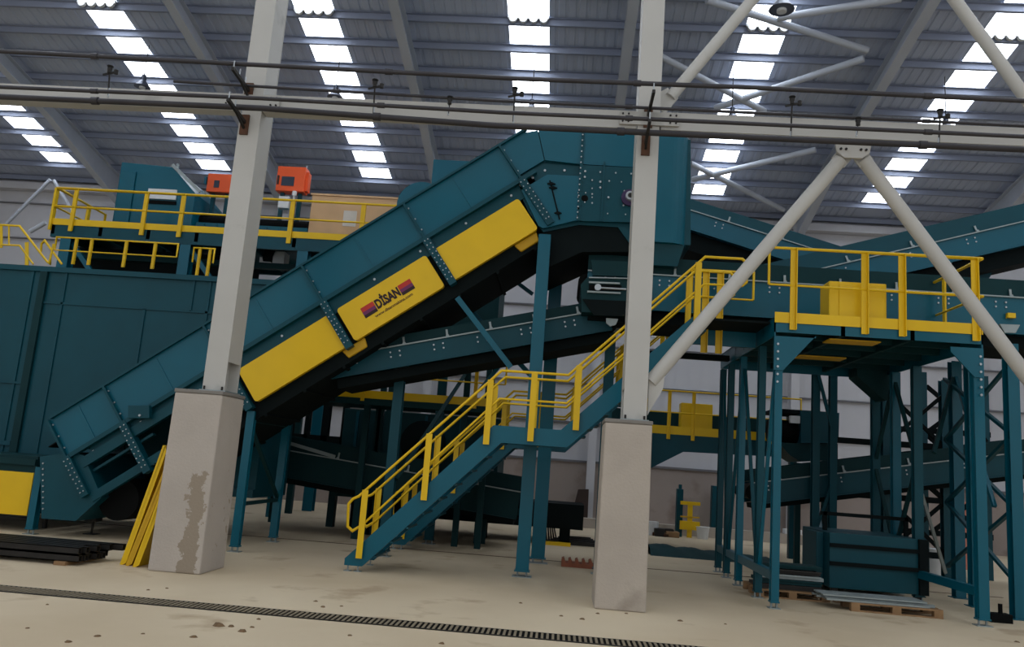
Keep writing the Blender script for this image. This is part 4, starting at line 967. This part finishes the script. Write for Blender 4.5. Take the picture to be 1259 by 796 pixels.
for px in (990, 1024): m = M(); x = pt(px, 560, yh).x; m.box(x-.06, x+.06, yh+.5, yh+.62, 0, 2.2); m.build('support_leg', GREEN, t)
# rear trestle: tall legs
def trestle(label, legs, z, braces, matx=TEALD, w=.14, beam=None):
    t = thing('support_trestle', label, 'trestle', (legs[0][0], legs[0][1], 0))
    for (x, y) in legs: m = M(); m.hbeam((x, y, 0), (x, y, z), w, w, .015, 0, (1, 0, 0)); m.box(x-w*.7, x+w*.7, y-w*.7, y+w*.7, 0, .012); m.build('leg', matx, t)
    for a, b in braces: m = M(); m.bar(a, b, .05, .06); m.build('diagonal_brace', matx, t)
    if beam: 
        for a, b in beam: m = M(); m.bar(a, b, .1, .12); m.build('cross_beam', matx, t)
Yt = 16.8; X = lambda px, py=560: pt(px, py, Yt).x
zt3 = pt(1100, 440, Yt).z
x1_, x2_, x3_ = X(1090), X(1117), X(1146)
x4, x5 = X(1003, 480), X(1024, 480)
trestle('pair of slim teal posts behind the left half of the raised platform', [(x4, Yt), (x5, Yt)], 4.6, [((x4, Yt-.1, 4.0), (x5-.05, Yt-.1, 2.9)), ((x5, Yt, 1.8), (x4-.1, Yt, .5))], w=.14)
# right-hand conveyor tower at the edge
ye = 12.95; xe = gr(1247, 768).x; xe = pt(1247, 600, ye).x
t = thing('support_trestle', 'teal braced tower at the right edge beyond the platform', 'trestle', (xe, 14, 0))
for (x, y) in ((xe, ye), (6.78, 14.0), (6.98, 15.0), (xe+1.7, ye), (xe+1.7, ye+2.2), (xe-.1, 17.6), (xe+1.1, 17.6)):
    m = M(); m.hbeam((x, y, 0), (x, y, 4.1), .17, .17, .015, 0, (1, 0, 0)); m.box(x-.13, x+.13, y-.13, y+.13, 0, .012); m.build('leg', TEAL if y < 15.1 else TEALD, t)
m = M(); m.bar((6.98, 15.0, 3.9), (6.75, 13.3, 1.6), .05, .06); m.build('diagonal_brace', TEAL, t)
m = M(); m.bar((6.98, 15.0, 3.9), (6.2, 14.1, 2.4), .05, .06); m.build('diagonal_brace', GREEN, t)
for z0 in (.5, 1.6, 2.7):
    for s in (0, 1):
        m = M(); a, b = (z0, z0+1.1) if s else (z0+1.1, z0); m.bar((xe-.1, 17.6, a), (xe+1.1, 17.6, b), .06, .07); m.build('diagonal_brace', BELLY, t)
        m = M(); m.bar((xe, ye, a), (xe, ye+2.2, b), .05, .06); m.build('diagonal_brace', TEALD, t)
    m = M(); m.bar((xe-1.1, 17.6, z0), (xe+1.1, 17.6, z0), .1, .12); m.build('cross_beam', BELLY, t)
m = M(); a = pt(1228, 399, ye-.12); b = pt(1253, 400, ye-.12); m.prism([(a.x, a.z), (b.x, b.z), (b.x-.07, b.z-.13), (a.x+.07, a.z-.13)], ye-.15, ye-.1); m.build('head_plate', GALV, t)
# dangling X lattice between legs (back)
xx0 = pt(1212, 560, 17.).x; xx1 = pt(1252, 560, 17.).x
t = thing('support_trestle', 'dark cross braced trestle seen between the right platform leg and the edge tower', 'trestle', (xx0, 18.6, 0))
for x in (xx0-.5, xx1+.2): m = M(); m.box(x-.07, x+.07, 18.6, 18.75, 0, 4.4); m.build('leg', TEALD, t)
for z0 in (.9, 2.0, 3.1):
    m = M(); m.bar((xx0-.4, 18.6, z0), (xx1+.2, 18.6, z0+1.0), .05, .09); m.build('diagonal_brace', BELLY, t)
    m = M(); m.bar((xx0-.4, 18.7, z0+1.0), (xx1+.2, 18.7, z0), .05, .09); m.build('diagonal_brace', BELLY, t)
    m = M(); m.bar((xx0-1.2, 18.65, z0), (xx1+.3, 18.65, z0), .06, .12); m.build('cross_beam', BELLY, t)
# motor on conveyor C right
q = pt(1243, 388, 13.28); m = M(); m.box(q.x-.05, q.x+.07, 13.27, 13.34, q.z-.04, q.z+.04); tag(m.build('yellow_tag_plate', YEL), 'tiny yellow sign plate on the level conveyor at the right edge', 'sign')
q = pt(1197, 332, 16); m = M(); m.cyl((q.x, 15.9, q.z), (q.x, 16.6, q.z), .3, 24); m.cyl((q.x, 15.85, q.z), (q.x, 15.9, q.z), .12, 16)
t = thing('drive_drum', 'dark round drive drum behind the right end of the platform railing', 'drum', q); m.build('drum_shell', TEALD, t)
# big standing panel unit at right on floor
yp = 13.9; 
t = thing('loose_casing', 'dark teal ribbed steel casing standing on the floor under the raised platform', 'casing', pt(1070, 735, yp))
a = pt(1020, 655, yp); b = pt(1138, 664, yp); z1 = (a.z+b.z)/2
m = M(); m.box(a.x, b.x, yp, yp+1.5, .12, z1); m.box(a.x-.12, a.x, yp+.3, yp+.9, .12, z1-.02); m.build('panel_body', TEALD, t, .01)
m = M()
for f in (.33, .66): z = .12+(z1-.12)*f+.1; m.box(a.x, b.x, yp-.05, yp, z-.03, z+.03)
m.box(b.x-.12, b.x+.02, yp-.06, yp, .12, z1); m.build('stiffening_rib', BELLY, t)
m = M(); m.box(a.x+.05, b.x+.0, yp+.6, yp+.66, z1+.25, z1+.31)
for x in (a.x+.12, b.x-.05): m.box(x-.03, x+.03, yp+.6, yp+.66, z1, z1+.31)
m.build('upper_rail', BELLY, t)
for x in (a.x+.1, b.x-.1):
    for y in (yp+.1, yp+1.3): m = M(); m.box(x-.05, x+.05, y-.05, y+.05, 0, .12); m.build('foot', DKST, t)
# pallets
def pallet(px, py, label, group, w=1.2, d=.8, rot=0):
    q = gr(px, py); t = thing('wooden_pallet', label, 'pallet', q, group); t.rotation_euler = (0, 0, rot)
    def B(name, bx): 
        m = M()
        for b_ in bx: m.box(q.x+b_[0], q.x+b_[1], q.y+b_[2], q.y+b_[3], b_[4], b_[5])
        m.build(name, WOOD, t)
    for y in (0, d/2-.05, d-.1):
        for k in range(3): B('bearer_block', [(-w/2+k*(w/2-.06), -w/2+.12+k*(w/2-.06), y, y+.1, .02, .1)])
    B('top_boards', [(-w/2, w/2, k*(d-.1)/5, k*(d-.1)/5+.1, .1, .122) for k in range(6)])
    B('bottom_boards', [(-w/2, w/2, y, y+.1, 0, .02) for y in (0, d/2-.05, d-.1)])
    return t, q
tp1, qp = pallet(1103, 757, 'wooden pallet under the bundle of pale steel strips at right', 'wooden pallets on the floor', 1.25, .9, -.03)
m = M()
for k in range(7): y = qp.y+.05+k*.08; m.box(qp.x-.95+random.uniform(-.1, .1), qp.x+.52+random.uniform(-.06, .06), y, y+.06, .123, .15+.012*(k % 3))
for k in range(6): y = qp.y+.08+k*.08; m.box(qp.x-1.0, qp.x+.45, y, y+.05, .18, .2)
tag(m.build('strip_bundle', GALV), 'bundle of pale steel strips on the pallet before the teal casing', 'metal strips')
tp2, qp2 = pallet(975, 738, 'wooden pallet with dark scrap under the left of the raised platform', 'wooden pallets on the floor', 1.1, .9)
for k in range(5):
    m = M(); x = qp2.x-.5+k*.05; z = .125+.075*k; m.box(qp2.x-.5+.03*k, qp2.x+.5-.04*(k % 2), qp2.y+.1+.03*k, qp2.y+.7, z, z+.05); m.box(qp2.x-.5, qp2.x+.45, qp2.y+.1, qp2.y+.14, z+.05, z+.07)
    tag(m.build('steel_channel', [DKST, GREEN, GALV][k % 3]), 'flat dark steel channel in the stack on the left pallet under the platform', 'steel channel', 'steel channels stacked on the left pallet')
q = gr(985, 728); m = M(); m.box(q.x-.05, q.x+.08, q.y-.5, q.y-.4, 0, .06); 
# shelf/light ledge behind
q = pt(975, 676, 20.); t = thing('concrete_curb', 'pale low concrete curb in front of the back wall seen between platform legs', 'curb', (q.x, 23.0, 0)); m = M(); m.box(-2, 9.5, 24.9, 25.3, 0, .28); m.build('curb_body', CONC, t)
m = M(); q = pt(976, 671, 24.9); m.box(q.x-.25, q.x+.25, 24.95, 25.2, .28, .42); tag(m.build('white_block', PLASTIC, None, .01), 'white block lying on the pale curb near the back wall', 'block')
# leaning yellow sheets
def lean(pxb, pxt, Yb, Yt_, w, label, th=.03, matx=YEL):
    b0 = gr(pxb, 697); b0 = Vector((b0.x, Yb, 0)); top = Vector((pt(pxt, 548, Yt_).x, Yt_, pt(pxt, 548, Yt_).z))
    return b0, top
xw = pt(185, 697, 10.7).x
for i, (bx, tx, zt4, y0, y1, lab) in enumerate(((pt(147, 695, 10.95).x, pt(203, 548, 10.95).x, pt(203, 548, 10.95).z, 10.95, 11.5, 'outermost yellow steel sheet leaning on the left pedestal'),
                                            (pt(154, 696, 10.9).x, pt(205, 575, 10.9).x, pt(205, 575, 10.9).z, 10.9, 11.45, 'middle yellow steel sheet leaning on the left pedestal'),
                                            (pt(163, 697, 10.85).x, pt(205, 600, 10.85).x, pt(205, 600, 10.85).z, 10.85, 11.42, 'innermost yellow steel sheet leaning on the left pedestal'))):
    tx = min(tx, xw-.035)
    m = M(); m.prism([(bx, 0), (bx+.04, 0), (tx+.01, zt4), (tx-.03, zt4)], y0, y1)
    m.prism([(bx+.04, .0), (bx+.085, .03), (tx+.03, zt4-.08), (tx+.0, zt4)], y0, y0+.015)
    tag(m.build('leaning_sheet', YEL if i != 1 else YELO), lab, 'steel sheet', 'yellow sheets leaning on the left pedestal')
# dark bars stack on floor left
q = gr(50, 693); 
ang_ = 0
for k in range(2):
    m = M(); y = q.y+.05+k*.9; m.box(q.x-.9+k*.1, q.x-.75+k*.1, q.y-.1, q.y+.9, 0, .05) if k == 0 else m.box(q.x+.2, q.x+.35, q.y-.05, q.y+.9, 0, .05)
    tag(m.build('timber_bearer', WOOD), 'timber bearer under the dark steel bars, '+('left one' if k == 0 else 'right one'), 'timber')
for k in range(14):
    row, c = divmod(k, 7); m = M(); y = q.y+c*.115; z = .05+row*.095; L0 = q.x-3.4+random.uniform(-.1, .1); L1 = q.x+.45+random.uniform(-.12, .12)+(.25 if (row == 1 and c == 6) else 0)
    for (a, b, e, f) in ((0, .085, 0, .01), (0, .01, 0, .085), (.075, .085, 0, .085), (0, .085, .075, .085)): m.box(L0, L1, y+a, y+b, z+e, z+f)
    m.build('steel_bar', DKST); o = C.objects[-1]
    tag(o, 'dark square steel bar in the low stack on the floor at left', 'steel bar', 'dark steel bars stacked on the floor at left')
# floor drain grate
yd = 8.7; t = thing('floor_drain', 'long narrow grated drain crossing the floor in the foreground', 'drain', (-2, yd, 0))
m = M(); m.box(-10, 3.2, yd-.16, yd-.14, 0, .01); m.box(-10, 3.2, yd+.14, yd+.16, 0, .01); m.build('drain_frame', GALV if False else DKST, t)
m = M(); m.box(-10, 3.2, yd-.14, yd+.14, .0, .002); m.build('drain_bed', BLACK, t)
m = M(); x = -9.98
while x < 3.2: m.box(x, x+.026, yd-.14, yd+.14, .002, .01); x += .055
m.build('grate_bars', mat('worn_grate', (140, 128, 106), .7, 0, .3, 2), t)
t = thing('floor_drain', 'thin dark drain slot crossing the floor behind the staircase', 'drain', (-2, 15.6, 0)); m = M(); m.box(-12, 8, 15.55, 15.61, 0, .004); m.build('drain_slot', RUST, t)
# mud crumbs
spots = [(182, 726), (205, 724), (58, 744), (268, 770), (284, 771), (298, 777), (310, 772), (238, 784), (388, 740), (397, 747), (318, 762), (430, 782), (543, 792), (690, 758), (716, 762), (836, 764), (892, 768), (34, 773), (120, 783), (84, 790), (770, 755), (735, 755), (1250, 790), (640, 742), (420, 746), (176, 780)]
for i, (x, y) in enumerate(spots):
    q = gr(x, y); s = random.uniform(.012, .028)*(1.7 if i in (3, 4, 5) else 1); m = M(); n_ = 7
    vs = [(q.x+s*1.6*math.cos(k*6.283/n_)*random.uniform(.7, 1.1), q.y+s*1.5*math.sin(k*6.283/n_)*random.uniform(.7, 1.1), 0) for k in range(n_)]
    vs += [(q.x+(v[0]-q.x)*.6, q.y+(v[1]-q.y)*.6, s*.55*random.uniform(.7, 1.2)) for v in vs]+[(q.x, q.y, s*.7)]
    m.add(vs, [(k, (k+1) % n_, n_+(k+1) % n_, n_+k) for k in range(n_)]+[(n_+k, n_+(k+1) % n_, 2*n_) for k in range(n_)]+[tuple(range(n_-1, -1, -1))])
    tag(m.build('dirt_clod', DIRT), 'small crumb of dried mud on the floor near the foreground drain', 'dirt clod', 'dried mud crumbs on the floor')
# items at the back
q = gr(848, 660); q = Vector((q.x, 24.3, 0)); q.x = pt(848, 640, 24.3).x
t = thing('yellow_stand', 'small yellow upright stand by the back wall, right of the middle pedestal', 'stand', q)
zt5 = pt(848, 617, 24.3).z; s = .024*24.3/24.3
m = M(); m.box(q.x-.07, q.x+.07, 24.27, 24.33, .0, zt5); m.build('upright', YEL, t)
m = M(); m.box(q.x-.28, q.x+.28, 24.25, 24.31, zt5-.1, zt5); m.build('top_bar', YEL, t)
m = M(); m.box(q.x-.27, q.x+.27, 24.25, 24.31, zt5*.55, zt5*.55+.04); m.build('mid_bar', YELO, t)
m = M(); m.box(q.x-.28, q.x+.28, 24.22, 24.4, .22, .46); m.build('lower_box', YEL, t)
q2 = pt(864, 655, 24.2); m = M(); m.cyl((q2.x, 24.2, 0), (q2.x, 24.2, .32), .15, 16, 0, .19); t = thing('plastic_bucket', 'white plastic bucket beside the small yellow stand', 'bucket', (q2.x, 24.2, 0)); m.build('bucket_body', PLASTIC, t); m = M(); m.cyl((q2.x, 24.2, .32), (q2.x, 24.2, .34), .2, 16); m.build('rim', PLASTIC, t)
q2 = pt(835, 640, 24.4); m = M(); m.box(q2.x-.09, q2.x+.09, 24.35, 24.6, 0, 1.35); m.box(q2.x-.04, q2.x+.05, 24.4, 24.5, 1.35, 1.48); tag(m.build('leaning_teal_post', TEALD, None, .01), 'upright teal post piece just left of the small yellow stand', 'post')
q2 = pt(872, 640, 26.6); m = M(); m.box(q2.x+.05, q2.x+.3, 26.5, 26.8, 0, 1.5); tag(m.build('grey_green_post', TEALD, None, .02), 'grey green post against the back wall right of the yellow stand', 'post')
q2 = pt(801, 650, 24.2); m = M(); m.cyl((q2.x, 24.2, 0), (q2.x, 24.2, .38), .2, 16); tag(m.build('pale_drum', PLASTIC), 'small pale tub near the back wall beside the middle pedestal', 'tub')
for k in range(7):
    x = pt(806+k*4, 655, 24.0).x; m = M(); s = .09+.05*(k % 3); m.box(x-s, x+s, 23.9-.1*(k % 2), 24.2, 0, .1+.06*((k*2) % 3)); tag(m.build('scrap_piece', [RUST, DKST, WOOD][k % 3], None, .02), 'small scrap piece in the heap left of the yellow stand', 'scrap', 'scrap heap by the back wall')
# door-like dark boards leaning on wall
p = [pt(x, y, 26.4) for x, y in ((700, 648), (711, 602), (724, 602), (722, 648))]
m = M(); m.prism([(p[0].x, .0), (p[1].x, p[1].z), (p[2].x, p[2].z), (p[3].x, 0)], 26.4, 26.6); tag(m.build('leaning_board', mat('brown_board', (62, 50, 46), .8), None, .01), 'dark brown board leaning on the back wall left of the middle pedestal', 'board')
# rods leaning at leg
for k in range(5):
    a = pt(672+k*3.2, 664, 19.5); b = pt(670+k*1.6, 610+k*3, 20.6); m = M(); m.tube([(a.x, 19.5, .0), b], .02, 6); tag(m.build('leaning_rod', DKST), 'thin steel rod in the leaning bunch behind the machine leg', 'rod', 'steel rods leaning behind the machine leg')
q2 = pt(700, 665, 19.); m = M()
for k in range(5): m.box(q2.x-.5+.08*k, q2.x+.7-.05*k, 19.+.12*k, 19.1+.12*k, .0, .08+.02*k)
m.build('dark_profile_pile', DKST); tag(C.objects[-1], 'low pile of dark profiles on the floor behind the rods', 'steel profiles')
m = M(); q2 = pt(690, 671, 19.); m.box(q2.x-.6, q2.x+.2, 18.6, 18.8, 0, .07); tag(m.build('yellow_bar', YEL), 'yellow bar lying on the floor behind the machine leg', 'bar')
# terracotta block strip
q2 = gr(690, 697); q3 = pt(732, 700, q2.y); m = M(); m.box(q2.x, q3.x+.25, q2.y, q2.y+.35, 0, .07)
k = q2.x
while k < q3.x+.2: m.prism([(k, .07), (k+.07, .07), (k+.04, .15), (k, .13)], q2.y, q2.y+.3); k += .12
tag(m.build('toothed_bar', REBAR), 'rust red toothed bar lying on the floor left of the middle pedestal', 'bar')
# dark green cable/tarpaulin heap right of the pedestal
q2 = gr(860, 686); m = M(); 
a = pt(798, 676, 18.5); b = pt(892, 690, 18.5)
n_ = 26; prof = []
for i in range(n_):
    f = i/(n_-1); x = a.x+(b.x-a.x+1)*f
    for j in range(7): 
        g = j/6; y = 18.1+g*1.4; z = .2*math.sin(math.pi*g)*(1-.55*f)*(1+.16*math.sin(i*1.1+j*1.3)); prof.append((x, y, max(0, z)))
fs = [(i*7+j, (i+1)*7+j, (i+1)*7+j+1, i*7+j+1) for i in range(n_-1) for j in range(6)]
m.add(prof, fs, 0, True); m.add([prof[0], prof[6], prof[-1], prof[-7]], [(0, 1, 2, 3)])
tag(m.build('rubber_sheet_heap', GREEN), 'low crumpled dark green sheet on the floor right of the middle pedestal', 'sheet')
# white bags / buckets at the right behind the casing
q2 = pt(1157, 700, 19); 
for k, (dx, h_, w_) in enumerate(((-.15, .55, .25), (.2, .42, .18))):
    m = M(); m.cyl((q2.x+dx, 19+.2*k, 0), (q2.x+dx, 19+.2*k, h_), w_, 14, 0, w_*.85); tag(m.build('white_sack', PLASTIC, None, .04), ('taller' if k == 0 else 'shorter')+' white sack on the floor behind the right platform legs', 'sack')
q2 = pt(1185, 640, 21); m = M(); m.cyl((q2.x, 21, 0), (q2.x, 21, 1.6), .12, 14); tag(m.build('salmon_pole', mat('salmon_paint', (206, 130, 108), .6)), 'pale salmon post seen between the right platform legs', 'post')
q2 = pt(1250, 750, 12.3); m = M(); m.box(q2.x-.3, q2.x+.0, 12.4, 12.6, 0, .12); m.cyl((q2.x-.12, 12.5, .12), (q2.x-.12, 12.5, .25), .03, 8); tag(m.build('floor_clamp', BLACK), 'black clamp block on the floor beside the right platform leg', 'clamp')
# back blue film strip
q2 = pt(1003, 600, 18.6); m = M(); m.bar(pt(1000, 605, 18.2), (pt(1013, 655, 18.2).x, 18.2, 0), .06, .16); tag(m.build('pale_blue_strip', BLUEW), 'pale blue strip leaning by the posts left of the teal casing', 'strip')
# ================================================================== LIGHT
w = bpy.data.worlds.new('world'); bpy.context.scene.world = w; w.use_nodes = True
bg = w.node_tree.nodes['Background']; bg.inputs['Color'].default_value = (.93, .96, 1.0, 1); bg.inputs['Strength'].default_value = .85
sc = bpy.context.scene
sc.view_settings.view_transform = 'Standard'; sc.view_settings.look = 'None'; sc.view_settings.gamma = 1; sc.view_settings.use_curve_mapping = False
sc.view_settings.exposure = 0.0
sc.cycles.max_bounces = 6; sc.cycles.diffuse_bounces = 4; sc.cycles.glossy_bounces = 3; sc.cycles.sample_clamp_indirect = 4
